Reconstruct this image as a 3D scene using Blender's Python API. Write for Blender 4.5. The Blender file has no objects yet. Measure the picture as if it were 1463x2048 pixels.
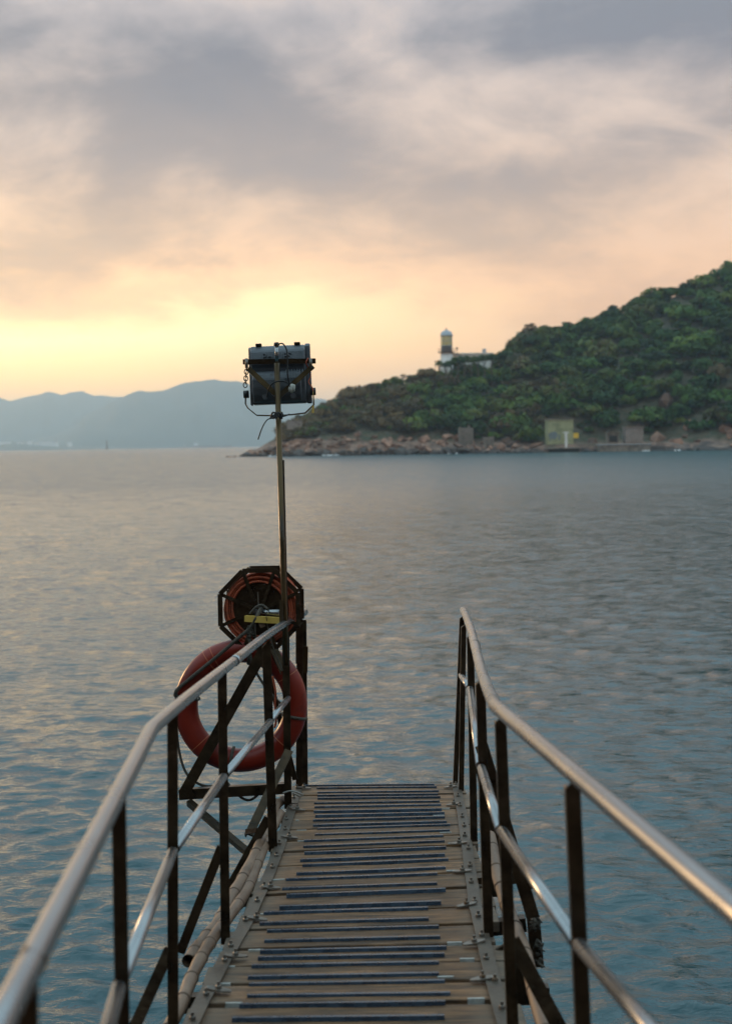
import bpy, bmesh, math, random
import numpy as np
from mathutils import Vector, Matrix, noise

random.seed(7)
rng = np.random.default_rng(11)
SC = bpy.context.scene
COL = SC.collection
rad = math.radians

# ------------------------------------------------------------------ camera
FPX, CX, CY = 2844.4, 731.5, 1024.0          # 50 mm lens on a 36 mm high frame, photograph pixels
CAM = Vector((0, 0, 4.0))
PITCH, ROLL = rad(2.77), rad(0.9)
FWD = Vector((0, math.cos(PITCH), -math.sin(PITCH)))
_r0, _u0 = Vector((1, 0, 0)), Vector((0, math.sin(PITCH), math.cos(PITCH)))
RGT = (_r0 * math.cos(ROLL) - _u0 * math.sin(ROLL)).normalized()
UPV = (_u0 * math.cos(ROLL) + _r0 * math.sin(ROLL)).normalized()
cd = bpy.data.cameras.new('camera')
cam = bpy.data.objects.new('camera', cd)
COL.objects.link(cam)
cd.sensor_fit = 'VERTICAL'; cd.sensor_height = 36; cd.sensor_width = 36; cd.lens = 50
cd.clip_start = 0.05; cd.clip_end = 60000
cam.matrix_world = Matrix(((RGT.x, UPV.x, -FWD.x, CAM.x), (RGT.y, UPV.y, -FWD.y, CAM.y),
                           (RGT.z, UPV.z, -FWD.z, CAM.z), (0, 0, 0, 1)))
cd.dof.use_dof = True; cd.dof.focus_distance = 8.1; cd.dof.aperture_fstop = 3.2
SC.camera = cam

def P(px, py, Z):
    """photograph pixel at a known depth -> world point"""
    return CAM + RGT * ((px - CX) / FPX * Z) - UPV * ((py - CY) / FPX * Z) + FWD * Z
def CS(X, Y, Z):
    """right / up / forward metres from the eye -> world point"""
    return CAM + RGT * X + UPV * Y + FWD * Z
def ray(px, py):
    return (RGT * ((px - CX) / FPX) - UPV * ((py - CY) / FPX) + FWD)
def at_dist(px, py, d):
    """pixel at horizontal distance d"""
    r = ray(px, py); k = d / math.hypot(r.x, r.y)
    return CAM + r * k

# ------------------------------------------------------------------ render settings
SC.render.engine = 'CYCLES'
SC.cycles.use_denoising = True
SC.cycles.max_bounces = 6
SC.cycles.volume_bounces = 1
SC.cycles.sample_clamp_indirect = 4
SC.view_settings.view_transform = 'Standard'
SC.view_settings.look = 'None'
SC.view_settings.gamma = 1
SC.view_settings.exposure = 0.10

# ------------------------------------------------------------------ world: dusk sky with a cloud deck
SUN_AZ, SUN_EL = rad(-40), rad(7)            # azimuth from +Y, negative = left
GLOW_AZ = rad(-15)
world = bpy.data.worlds.new('World'); SC.world = world; world.use_nodes = True
nt = world.node_tree; N = nt.nodes; L = nt.links
for n in list(N): N.remove(n)
def nd(t, **k):
    n = N.new(t)
    for a, b in k.items(): setattr(n, a, b)
    return n
def mth(op, a, b=None, c=None, clamp=False):
    n = nd('ShaderNodeMath', operation=op); n.use_clamp = clamp
    for i, v in enumerate((a, b, c)):
        if v is None: continue
        if isinstance(v, (int, float)): n.inputs[i].default_value = v
        else: L.new(v, n.inputs[i])
    return n.outputs[0]
def wramp(fac, stops, interp='LINEAR'):
    r = nd('ShaderNodeValToRGB'); r.color_ramp.interpolation = interp
    e = r.color_ramp.elements
    while len(e) < len(stops): e.new(0.5)
    for el, (p, c) in zip(e, stops):
        el.position = p; el.color = (*c, 1) if len(c) == 3 else c
    L.new(fac, r.inputs[0]); return r.outputs[0]
def smap(v, a, b, c=0.0, d=1.0):
    m = nd('ShaderNodeMapRange', interpolation_type='SMOOTHSTEP')
    L.new(v, m.inputs[0])
    for i, x in enumerate((a, b, c, d)): m.inputs[i + 1].default_value = x
    return m.outputs[0]
def mixc(f, a, b, mode='MIX'):
    m = nd('ShaderNodeMix', data_type='RGBA', blend_type=mode)
    if isinstance(f, (int, float)): m.inputs[0].default_value = f
    else: L.new(f, m.inputs[0])
    for i, v in ((6, a), (7, b)):
        if isinstance(v, tuple): m.inputs[i].default_value = (*v, 1)
        else: L.new(v, m.inputs[i])
    return m.outputs[2]
tc = nd('ShaderNodeTexCoord'); sep = nd('ShaderNodeSeparateXYZ'); L.new(tc.outputs['Generated'], sep.inputs[0])
sx, sy, sz = sep.outputs
zc = mth('MAXIMUM', sz, 0.0)
zr = mth('MULTIPLY', zc, 2.0, clamp=True)                 # ramp position: sin(elevation) * 2
az = mth('ABSOLUTE', mth('SUBTRACT', mth('ARCTAN2', sx, sy), GLOW_AZ))
den = mth('ADD', zc, 0.45)
cmb = nd('ShaderNodeCombineXYZ'); L.new(mth('DIVIDE', sx, den), cmb.inputs[0]); L.new(mth('DIVIDE', sy, den), cmb.inputs[1])
def wnoise(scale, detail, rough, dist=0.0, off=(0, 0, 0), sc=(1, 1, 1), rot=0):
    mp = nd('ShaderNodeMapping'); L.new(cmb.outputs[0], mp.inputs[0])
    mp.inputs[1].default_value = off; mp.inputs[3].default_value = sc; mp.inputs[2].default_value = (0, 0, rot)
    n = nd('ShaderNodeTexNoise'); L.new(mp.outputs[0], n.inputs['Vector'])
    n.inputs['Scale'].default_value = scale; n.inputs['Detail'].default_value = detail
    n.inputs['Roughness'].default_value = rough; n.inputs['Distortion'].default_value = dist
    return n.outputs['Fac']
big = wnoise(3.6, 4, 0.50, 0.25, (12.6, -3.3, 0), (.8, 1.0, 1))
mid = wnoise(8.5, 8, 0.60, 0.30, (7.7, 3.3, 0), (0.8, 1.0, 1), 0.2)
cl0 = mth('ADD', mth('MULTIPLY', big, 0.66), mth('MULTIPLY', mid, 0.34))
cl = smap(cl0, 0.43, 0.62)
# shaded and lit cloud colours by elevation (radiance, tenths: Background strength 0.1)
zw = mth('ADD', zr, mth('MULTIPLY', mth('SUBTRACT', cl0, 0.5), mth('MULTIPLY', smap(zr, .05, .25), -.30)), clamp=True)   # ragged bands
dark = wramp(zw, [(0.0, (1.40, .66, .20)), (0.10, (1.30, .655, .245)), (0.20, (1.02, .565, .29)), (0.29, (.72, .48, .33)),
                  (0.40, (.44, .35, .32)), (0.54, (.255, .245, .28)), (0.64, (.25, .255, .295)), (0.80, (.54, .74, .84)), (1.0, (.72, 1.04, 1.18))])
lite = wramp(zw, [(0.0, (1.46, .71, .225)), (0.10, (1.40, .735, .28)), (0.20, (1.20, .70, .38)), (0.29, (1.00, .66, .44)),
                  (0.40, (.80, .61, .50)), (0.54, (.58, .51, .50)), (0.64, (.58, .54, .56)), (0.80, (.88, 1.06, 1.15)), (1.0, (.98, 1.32, 1.46))])
cloud = mixc(cl, dark, lite)
rim = mth('MULTIPLY', smap(cl0, 0.56, 0.68), smap(zr, .2, .36))       # sunlit tops of the thickest heads
cloud = mixc(mth('MULTIPLY', rim, .55), cloud, (.92, .72, .60))
# glow of the hidden sun low in the sky
gl_az = smap(az, rad(27), rad(0))
gl_el = wramp(zw, [(0.0, (.7,) * 3), (0.08, (.85,) * 3), (0.15, (1,) * 3), (0.215, (.42,) * 3), (0.28, (.10,) * 3), (0.38, (0,) * 3)], 'EASE')
glowf = mth('MULTIPLY', gl_az, gl_el)
glowc = wramp(zw, [(0.0, (1.1, .60, .06)), (.08, (1.15, .72, .10)), (.15, (1.25, 1.05, .46)), (.25, (1.2, .75, .25))])
glo = nd('ShaderNodeVectorMath', operation='SCALE'); L.new(glowc, glo.inputs[0]); L.new(glowf, glo.inputs['Scale'])
cloud = mixc(1.0, cloud, glo.outputs[0], 'ADD')
sky = nd('ShaderNodeTexSky', sky_type='NISHITA'); sky.sun_disc = False
sky.sun_elevation = SUN_EL; sky.sun_rotation = SUN_AZ; sky.dust_density = 3.0; sky.air_density = 1.2
ten = nd('ShaderNodeVectorMath', operation='SCALE'); L.new(cloud, ten.inputs[0]); ten.inputs['Scale'].default_value = 10.0
cover = mixc(0.94, sky.outputs[0], ten.outputs[0])
bg = nd('ShaderNodeBackground'); L.new(cover, bg.inputs[0]); bg.inputs[1].default_value = 0.1
wo = nd('ShaderNodeOutputWorld'); L.new(bg.outputs[0], wo.inputs[0])

# ------------------------------------------------------------------ sun (veiled by cloud)
sd = bpy.data.lights.new('sun', 'SUN'); sd.energy = 1.5; sd.angle = rad(10); sd.color = (1.0, .62, .30)
so = bpy.data.objects.new('sun', sd); COL.objects.link(so)
sdir = Vector((math.sin(SUN_AZ) * math.cos(SUN_EL), math.cos(SUN_AZ) * math.cos(SUN_EL), math.sin(SUN_EL)))
so.rotation_euler = sdir.to_track_quat('Z', 'Y').to_euler(); so.location = (0, 0, 50)

# ================================================================== helpers
W = {}                                        # world origin of every object built
def nvec(v): return Vector(v)
class MB:
    def __init__(s): s.v = []; s.f = []; s.sm = []
    def add(s, vs, fs, smooth=False):
        o = len(s.v); s.v += [Vector(v) for v in vs]
        for f in fs: s.f.append([i + o for i in f]); s.sm.append(smooth)
        return s
    def hexa(s, b, t):                        # 4 bottom, 4 top corners (same winding)
        return s.add(list(b) + list(t), [(3, 2, 1, 0), (4, 5, 6, 7), (0, 1, 5, 4), (1, 2, 6, 5), (2, 3, 7, 6), (3, 0, 4, 7)])
    def prism(s, prof, p0, p1, xa, ya, cut=0.0, cut0=0.0):
        """2D profile swept from p0 to p1; ends may be cut on a slant along xa"""
        p0, p1 = Vector(p0), Vector(p1); d = (p1 - p0).normalized(); n = len(prof)
        x0 = max(p[0] for p in prof)
        a = [p0 + xa * x + ya * y + d * (cut0 * x) for x, y in prof]
        b = [p1 + xa * x + ya * y - d * (cut * (x0 - x)) for x, y in prof]
        fs = [tuple(range(n - 1, -1, -1)), tuple(range(n, 2 * n))] + [(i, (i + 1) % n, (i + 1) % n + n, i + n) for i in range(n)]
        return s.add(a + b, fs)
    def bar(s, p0, p1, w, h, up=(0, 0, 1)):
        p0, p1 = Vector(p0), Vector(p1); d = (p1 - p0).normalized()
        xa = d.cross(Vector(up)).normalized(); ya = xa.cross(d).normalized()
        return s.prism([(-w / 2, -h / 2), (w / 2, -h / 2), (w / 2, h / 2), (-w / 2, h / 2)], p0, p1, xa, ya)
    def angle(s, p0, p1, w, t=0.005, xa=None, ya=None, flip=1, cut=0.0):
        """L-section: one flange along xa, one along ya"""
        p0, p1 = Vector(p0), Vector(p1); d = (p1 - p0).normalized()
        xa = Vector(xa) if xa is not None else RGT
        xa = (xa - d * xa.dot(d)).normalized()
        ya = d.cross(xa) * (1 if (ya is None or d.cross(xa).dot(Vector(ya)) > 0) else -1)
        w2 = w / 2
        pr = [(-w2, 0), (w2, 0), (w2, t), (-w2 + t, t), (-w2 + t, w), (-w2, w)]
        if flip < 0: pr = [(-x, y) for x, y in pr][::-1]
        return s.prism(pr, p0, p1, xa, ya, cut=cut)
    def tube(s, pts, r, n=12, cap=True):
        pts = [Vector(p) for p in pts]; m = len(pts)
        rs = r if isinstance(r, (list, tuple)) else [r] * m
        t0 = (pts[1] - pts[0]).normalized()
        ref = Vector((0, 0, 1)) if abs(t0.z) < .9 else Vector((1, 0, 0))
        nx = t0.cross(ref).normalized(); vs = []
        for i, p in enumerate(pts):
            t = (pts[min(i + 1, m - 1)] - pts[max(i - 1, 0)]).normalized()
            nx = (nx - t * nx.dot(t)).normalized(); ny = t.cross(nx)
            for k in range(n):
                a = 2 * math.pi * k / n
                vs.append(p + (nx * math.cos(a) + ny * math.sin(a)) * rs[i])
        fs = [(i * n + k, i * n + (k + 1) % n, (i + 1) * n + (k + 1) % n, (i + 1) * n + k) for i in range(m - 1) for k in range(n)]
        s.add(vs, fs, True)
        if cap:
            o = len(s.v) - m * n
            s.f.append([o + k for k in range(n)][::-1]); s.sm.append(False)
            s.f.append([o + (m - 1) * n + k for k in range(n)]); s.sm.append(False)
        return s
    def build(s, name, mat, parent=None, bevel=0.0, orig=None):
        me = bpy.data.meshes.new(name)
        c = Vector(orig) if orig is not None else sum(s.v, Vector()) / len(s.v)
        me.from_pydata([v - c for v in s.v], [], s.f)
        me.polygons.foreach_set('use_smooth', s.sm)
        me.update()
        bm = bmesh.new(); bm.from_mesh(me); bmesh.ops.recalc_face_normals(bm, faces=bm.faces)
        if bevel: bmesh.ops.bevel(bm, geom=[e for e in bm.edges], offset=bevel, segments=1, affect='EDGES', clamp_overlap=True)
        bm.to_mesh(me); bm.free()
        me.materials.append(mat)
        return link(name, me, c, parent)
def link(name, me, c, parent=None, rot=None, scale=None):
    o = bpy.data.objects.new(name, me); COL.objects.link(o)
    if parent is not None: o.parent = parent
    o.location = Vector(c) - (W[parent] if parent is not None else Vector())
    if rot is not None: o.rotation_euler = rot
    if scale is not None: o.scale = scale
    W[o] = Vector(c); return o
def thing(name, loc, label, cat, group=None):
    o = bpy.data.objects.new(name, None); COL.objects.link(o); o.location = loc; W[o] = Vector(loc)
    o.empty_display_size = .1
    return tag(o, label, cat, group)
def tag(o, label, cat, group=None, kind=None):
    o['label'] = label; o['category'] = cat
    if group: o['group'] = group
    if kind: o['kind'] = kind
    return o
def curve(pts, k=8):
    """Catmull-Rom through the points"""
    p = [Vector(q) for q in pts]; p = [2 * p[0] - p[1]] + p + [2 * p[-1] - p[-2]]; out = []
    for i in range(1, len(p) - 2):
        for j in range(k):
            t = j / k; a, b, c, d = p[i - 1:i + 3]
            out.append(.5 * ((2 * b) + (c - a) * t + (2 * a - 5 * b + 4 * c - d) * t * t + (3 * b - a - 3 * c + d) * t ** 3))
    out.append(p[-2]); return out

# ------------------------------------------------------------------ materials
def mat(name, c1, c2, rough=.5, metal=0.0, scale=8.0, stretch=(1, 1, 1), detail=6, bump=.0, bscale=None,
        spot=None, spot_amt=(.58, .68), spot_scale=5.0, rvar=.1, coord='Object', spec=.5, rnd=0.0, dist=0.0, lo=.3, hi=.7, sss=0.0):
    m = bpy.data.materials.new(name); m.use_nodes = True; t = m.node_tree; n = t.nodes; l = t.links
    b = n['Principled BSDF']; b.inputs['Roughness'].default_value = rough; b.inputs['Metallic'].default_value = metal
    b.inputs['Specular IOR Level'].default_value = spec
    co = n.new('ShaderNodeTexCoord'); mp = n.new('ShaderNodeMapping'); mp.inputs[3].default_value = stretch
    l.new(co.outputs[coord], mp.inputs[0])
    oi = n.new('ShaderNodeObjectInfo')
    vm = n.new('ShaderNodeVectorMath'); vm.operation = 'ADD'; cx = n.new('ShaderNodeCombineXYZ')
    ml = n.new('ShaderNodeMath'); ml.operation = 'MULTIPLY'; ml.inputs[1].default_value = 37.0
    l.new(oi.outputs['Random'], ml.inputs[0]); l.new(ml.outputs[0], cx.inputs[0]); l.new(ml.outputs[0], cx.inputs[2])
    l.new(mp.outputs[0], vm.inputs[0]); l.new(cx.outputs[0], vm.inputs[1])
    vec = vm.outputs[0] if coord == 'Object' else mp.outputs[0]
    no = n.new('ShaderNodeTexNoise'); l.new(vec, no.inputs['Vector'])
    no.inputs['Scale'].default_value = scale; no.inputs['Detail'].default_value = detail; no.inputs['Distortion'].default_value = dist
    rp = n.new('ShaderNodeValToRGB'); l.new(no.outputs['Fac'], rp.inputs[0])
    rp.color_ramp.elements[0].position = lo; rp.color_ramp.elements[0].color = (*c1, 1)
    rp.color_ramp.elements[1].position = hi; rp.color_ramp.elements[1].color = (*c2, 1)
    col = rp.outputs[0]
    if rnd:
        hs = n.new('ShaderNodeHueSaturation'); mr = n.new('ShaderNodeMapRange')
        l.new(oi.outputs['Random'], mr.inputs[0]); mr.inputs[3].default_value = 1 - rnd; mr.inputs[4].default_value = 1 + rnd
        l.new(mr.outputs[0], hs.inputs['Value']); l.new(col, hs.inputs['Color']); col = hs.outputs[0]
    rr = n.new('ShaderNodeMapRange'); l.new(no.outputs['Fac'], rr.inputs[0])
    rr.inputs[1].default_value = .3; rr.inputs[2].default_value = .7
    rr.inputs[3].default_value = max(rough - rvar, .02); rr.inputs[4].default_value = min(rough + rvar, 1)
    l.new(rr.outputs[0], b.inputs['Roughness'])
    if spot:
        n2 = n.new('ShaderNodeTexNoise'); l.new(vec, n2.inputs['Vector']); n2.inputs['Scale'].default_value = spot_scale
        n2.inputs['Detail'].default_value = 8; n2.inputs['Roughness'].default_value = .62
        sr = n.new('ShaderNodeMapRange'); l.new(n2.outputs['Fac'], sr.inputs[0])
        sr.inputs[1].default_value, sr.inputs[2].default_value = spot_amt
        mx = n.new('ShaderNodeMix'); mx.data_type = 'RGBA'; l.new(sr.outputs[0], mx.inputs[0])
        l.new(col, mx.inputs[6]); mx.inputs[7].default_value = (*spot, 1); col = mx.outputs[2]
        if metal:
            iv = n.new('ShaderNodeMapRange'); l.new(sr.outputs[0], iv.inputs[0]); iv.inputs[3].default_value = metal; iv.inputs[4].default_value = 0.05
            l.new(iv.outputs[0], b.inputs['Metallic'])
    l.new(col, b.inputs['Base Color'])
    if sss:
        b.inputs['Subsurface Weight'].default_value = sss; b.inputs['Subsurface Radius'].default_value = (.05, .01, .005)
    if bump:
        n3 = n.new('ShaderNodeTexNoise'); l.new(vec, n3.inputs['Vector']); n3.inputs['Scale'].default_value = bscale or scale * 3
        n3.inputs['Detail'].default_value = 8
        bp = n.new('ShaderNodeBump'); bp.inputs['Strength'].default_value = bump; bp.inputs['Distance'].default_value = .01
        l.new(n3.outputs['Fac'], bp.inputs['Height']); l.new(bp.outputs[0], b.inputs['Normal'])
    return m
M = {}
M['steel'] = mat('dark_rusted_steel', (.020, .014, .009), (.065, .041, .022), .36, .75, 14, spot=(.05, .020, .008), spot_amt=(.58, .74), spot_scale=9, bump=.35, bscale=60)
M['galv'] = mat('galvanised_tube', (.27, .275, .285), (.34, .345, .355), .27, .95, 3, (1, 1, 1), spot=(.30, .20, .12), spot_amt=(.70, .86), spot_scale=3, rvar=.03)
M['plate'] = mat('weathered_steel_plate', (.055, .042, .031), (.112, .088, .068), .5, .45, 9, spot=(.10, .055, .028), spot_amt=(.55, .70), spot_scale=11, bump=.25, bscale=80)
M['bolt'] = mat('zinc_bolt', (.12, .105, .09), (.26, .235, .21), .4, .7, 30, spot=(.10, .05, .02), spot_amt=(.5, .65), spot_scale=30)
M['blue'] = mat('blue_grip_strip', (.016, .028, .046), (.038, .064, .098), .28, 0, 20, (1, 1, 1), spot=(.05, .05, .055), spot_amt=(.62, .72), spot_scale=25, bump=.2, bscale=120, rnd=.15)
M['white'] = mat('white_batten', (.22, .22, .20), (.38, .37, .35), .6, 0, 40, spot=(.25, .2, .15), spot_amt=(.6, .7), spot_scale=40)
M['bamboo'] = mat('bamboo', (.10, .056, .034), (.21, .13, .085), .55, 0, 12, (1, .4, 1), spot=(.07, .04, .025), spot_amt=(.56, .70), spot_scale=9, bump=.3, bscale=40)
M['node'] = mat('bamboo_node', (.06, .03, .018), (.12, .07, .04), .7, 0, 20)
M['ring'] = mat('orange_red_plastic', (.14, .008, .0035), (.235, .018, .006), .40, 0, 5, spot=(.08, .012, .008), spot_amt=(.56, .74), spot_scale=6, bump=.1, bscale=50, spec=.35)
M['seam'] = mat('pale_seam', (.55, .15, .06), (.6, .2, .08), .5, 0, 20)
M['rope_o'] = mat('orange_rope', (.30, .045, .015), (.46, .085, .026), .7, 0, 60, bump=.8, bscale=140, spot=(.14, .04, .02), spot_amt=(.52, .7), spot_scale=20)
M['rope_d'] = mat('weathered_rope', (.045, .036, .028), (.11, .09, .07), .85, 0, 60, bump=1.0, bscale=160)
M['rubber'] = mat('black_cable', (.008, .008, .009), (.016, .016, .017), .5, 0, 20)
M['lamp'] = mat('grey_cast_housing', (.075, .082, .095), (.115, .123, .14), .42, .2, 12, spot=(.035, .032, .03), spot_amt=(.58, .72), spot_scale=7, bump=.2, bscale=90)
M['pole'] = mat('bronze_pole', (.045, .029, .014), (.11, .070, .033), .34, .8, 10, (1, 1, .3), spot=(.03, .018, .01), spot_amt=(.55, .68), spot_scale=8, bump=.2, bscale=60)
M['yellow'] = mat('spotted_yellow', (.46, .28, .05), (.60, .38, .08), .5, 0, 12, spot=(.16, .08, .03), spot_amt=(.60, .68), spot_scale=18)  # yellow base with brown spots, for crank bar and tag
M['glass'] = mat('lamp_glass', (.05, .055, .06), (.07, .075, .08), .08, 0, 3)
M['bag'] = mat('plastic_bag', (.35, .34, .30), (.55, .53, .48), .5, 0, 20, bump=.5, bscale=60)
M['whitewash'] = mat('white_render', (.58, .57, .54), (.76, .75, .72), .75, 0, .6, detail=8, spot=(.30, .27, .23), spot_amt=(.58, .75), spot_scale=.8)
M['dome'] = mat('grey_dome', (.30, .33, .37), (.42, .46, .50), .5, .3, 2)
M['iron'] = mat('dark_ironwork', (.07, .04, .03), (.14, .07, .05), .6, .2, 4)
M['yellow_lit'] = mat('yellow_lit_glass', (.50, .42, .18), (.62, .52, .24), .12, 0, 2)  # yellow light in the lantern is put into the glass colour
M['roofgrey'] = mat('grey_roof', (.22, .24, .25), (.32, .34, .35), .7, 0, 1)
M['concrete'] = mat('old_concrete', (.15, .125, .10), (.26, .22, .18), .85, 0, .7, detail=8, spot=(.07, .055, .045), spot_amt=(.5, .7), spot_scale=.5)
M['brickwall'] = mat('brown_block_wall', (.19, .155, .135), (.28, .235, .205), .85, 0, 2, detail=6, spot=(.10, .075, .06), spot_amt=(.52, .7), spot_scale=.7)
M['ochre'] = mat('ochre_green_render', (.26, .27, .14), (.36, .36, .21), .8, 0, .5, detail=8, spot=(.17, .19, .10), spot_amt=(.48, .68), spot_scale=.45)
M['mural'] = mat('blue_grey_mural_paint', (.12, .15, .16), (.18, .21, .22), .8, 0, 1)
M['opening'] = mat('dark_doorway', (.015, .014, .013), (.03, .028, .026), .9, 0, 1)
M['signyel'] = mat('yellow_sign_paint', (.68, .42, .03), (.74, .48, .05), .55, 0, 1)
M['ship'] = mat('ship_grey', (.20, .18, .17), (.3, .27, .25), .6, 0, .1)
M['foam'] = mat('sea_foam', (.6, .62, .63), (.8, .8, .8), .8, 0, 2)
M['bark'] = mat('bark', (.07, .05, .035), (.13, .10, .075), .9, 0, 2)
M['hillmat'] = mat('far_hill_scrub', (.035, .05, .028), (.07, .075, .045), .9, 0, .004, coord='Object')

# ---- timber planks: grain along the plank, grey worn ends, stains
def wood():
    m = bpy.data.materials.new('weathered_plank'); m.use_nodes = True; t = m.node_tree; n = t.nodes; l = t.links
    b = n['Principled BSDF']; b.inputs['Specular IOR Level'].default_value = .35
    co = n.new('ShaderNodeTexCoord'); oi = n.new('ShaderNodeObjectInfo')
    ml = n.new('ShaderNodeMath'); ml.operation = 'MULTIPLY'; ml.inputs[1].default_value = 91.0; l.new(oi.outputs['Random'], ml.inputs[0])
    cx = n.new('ShaderNodeCombineXYZ'); l.new(ml.outputs[0], cx.inputs[0]); l.new(ml.outputs[0], cx.inputs[1])
    ad = n.new('ShaderNodeVectorMath'); l.new(co.outputs['Object'], ad.inputs[0]); l.new(cx.outputs[0], ad.inputs[1])
    def ns(sc, st, det, ro=.6, di=0.0):
        mp = n.new('ShaderNodeMapping'); mp.inputs[3].default_value = st; l.new(ad.outputs[0], mp.inputs[0])
        q = n.new('ShaderNodeTexNoise'); l.new(mp.outputs[0], q.inputs['Vector']); q.inputs['Scale'].default_value = sc
        q.inputs['Detail'].default_value = det; q.inputs['Roughness'].default_value = ro; q.inputs['Distortion'].default_value = di
        return q.outputs['Fac']
    g = ns(5, (.7, 7, 7), 8, .68, .6); st = ns(4.5, (1, 1.6, 1), 6); kn = ns(16, (1.0, 2.2, 1), 4)
    rp = n.new('ShaderNodeValToRGB'); l.new(g, rp.inputs[0]); e = rp.color_ramp.elements
    e[0].position = .36; e[0].color = (.030, .016, .009, 1); e[1].position = .66; e[1].color = (.285, .142, .062, 1)
    q = e.new(.5); q.color = (.14, .068, .029, 1)
    hs = n.new('ShaderNodeHueSaturation'); mr = n.new('ShaderNodeMapRange'); l.new(oi.outputs['Random'], mr.inputs[0])
    mr.inputs[3].default_value = .65; mr.inputs[4].default_value = 1.3; l.new(mr.outputs[0], hs.inputs['Value']); l.new(rp.outputs[0], hs.inputs['Color'])
    # grey bleaching in blotches
    def blot(src, a, c, colr, prev, amt=1.0):
        r = n.new('ShaderNodeMapRange'); l.new(src, r.inputs[0]); r.inputs[1].default_value = a; r.inputs[2].default_value = c; r.inputs[4].default_value = amt
        x = n.new('ShaderNodeMix'); x.data_type = 'RGBA'; l.new(r.outputs[0], x.inputs[0]); l.new(prev, x.inputs[6]); x.inputs[7].default_value = (*colr, 1)
        return x.outputs[2]
    c = blot(st, .52, .72, (.17, .112, .068), hs.outputs[0], .4)
    c = blot(kn, .62, .74, (.03, .017, .010), c, .85)
    # worn grey ends near the side plates (object X is along the plank)
    sp = n.new('ShaderNodeSeparateXYZ'); l.new(co.outputs['Object'], sp.inputs[0])
    ab = n.new('ShaderNodeMath'); ab.operation = 'ABSOLUTE'; l.new(sp.outputs[0], ab.inputs[0])
    aa = n.new('ShaderNodeMath'); aa.operation = 'ADD'; l.new(ab.outputs[0], aa.inputs[0])
    sm = n.new('ShaderNodeMath'); sm.operation = 'MULTIPLY'; sm.inputs[1].default_value = .22; l.new(st, sm.inputs[0]); l.new(sm.outputs[0], aa.inputs[1])
    c = blot(aa.outputs[0], .46, .62, (.145, .115, .088), c, .6)
    l.new(c, b.inputs['Base Color'])
    rr = n.new('ShaderNodeMapRange'); l.new(st, rr.inputs[0]); rr.inputs[1].default_value = .3; rr.inputs[2].default_value = .7
    rr.inputs[3].default_value = .5; rr.inputs[4].default_value = .8; l.new(rr.outputs[0], b.inputs['Roughness'])
    bp = n.new('ShaderNodeBump'); bp.inputs['Strength'].default_value = .7; bp.inputs['Distance'].default_value = .006
    l.new(g, bp.inputs['Height']); l.new(bp.outputs[0], b.inputs['Normal'])
    return m
M['wood'] = wood()

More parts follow.
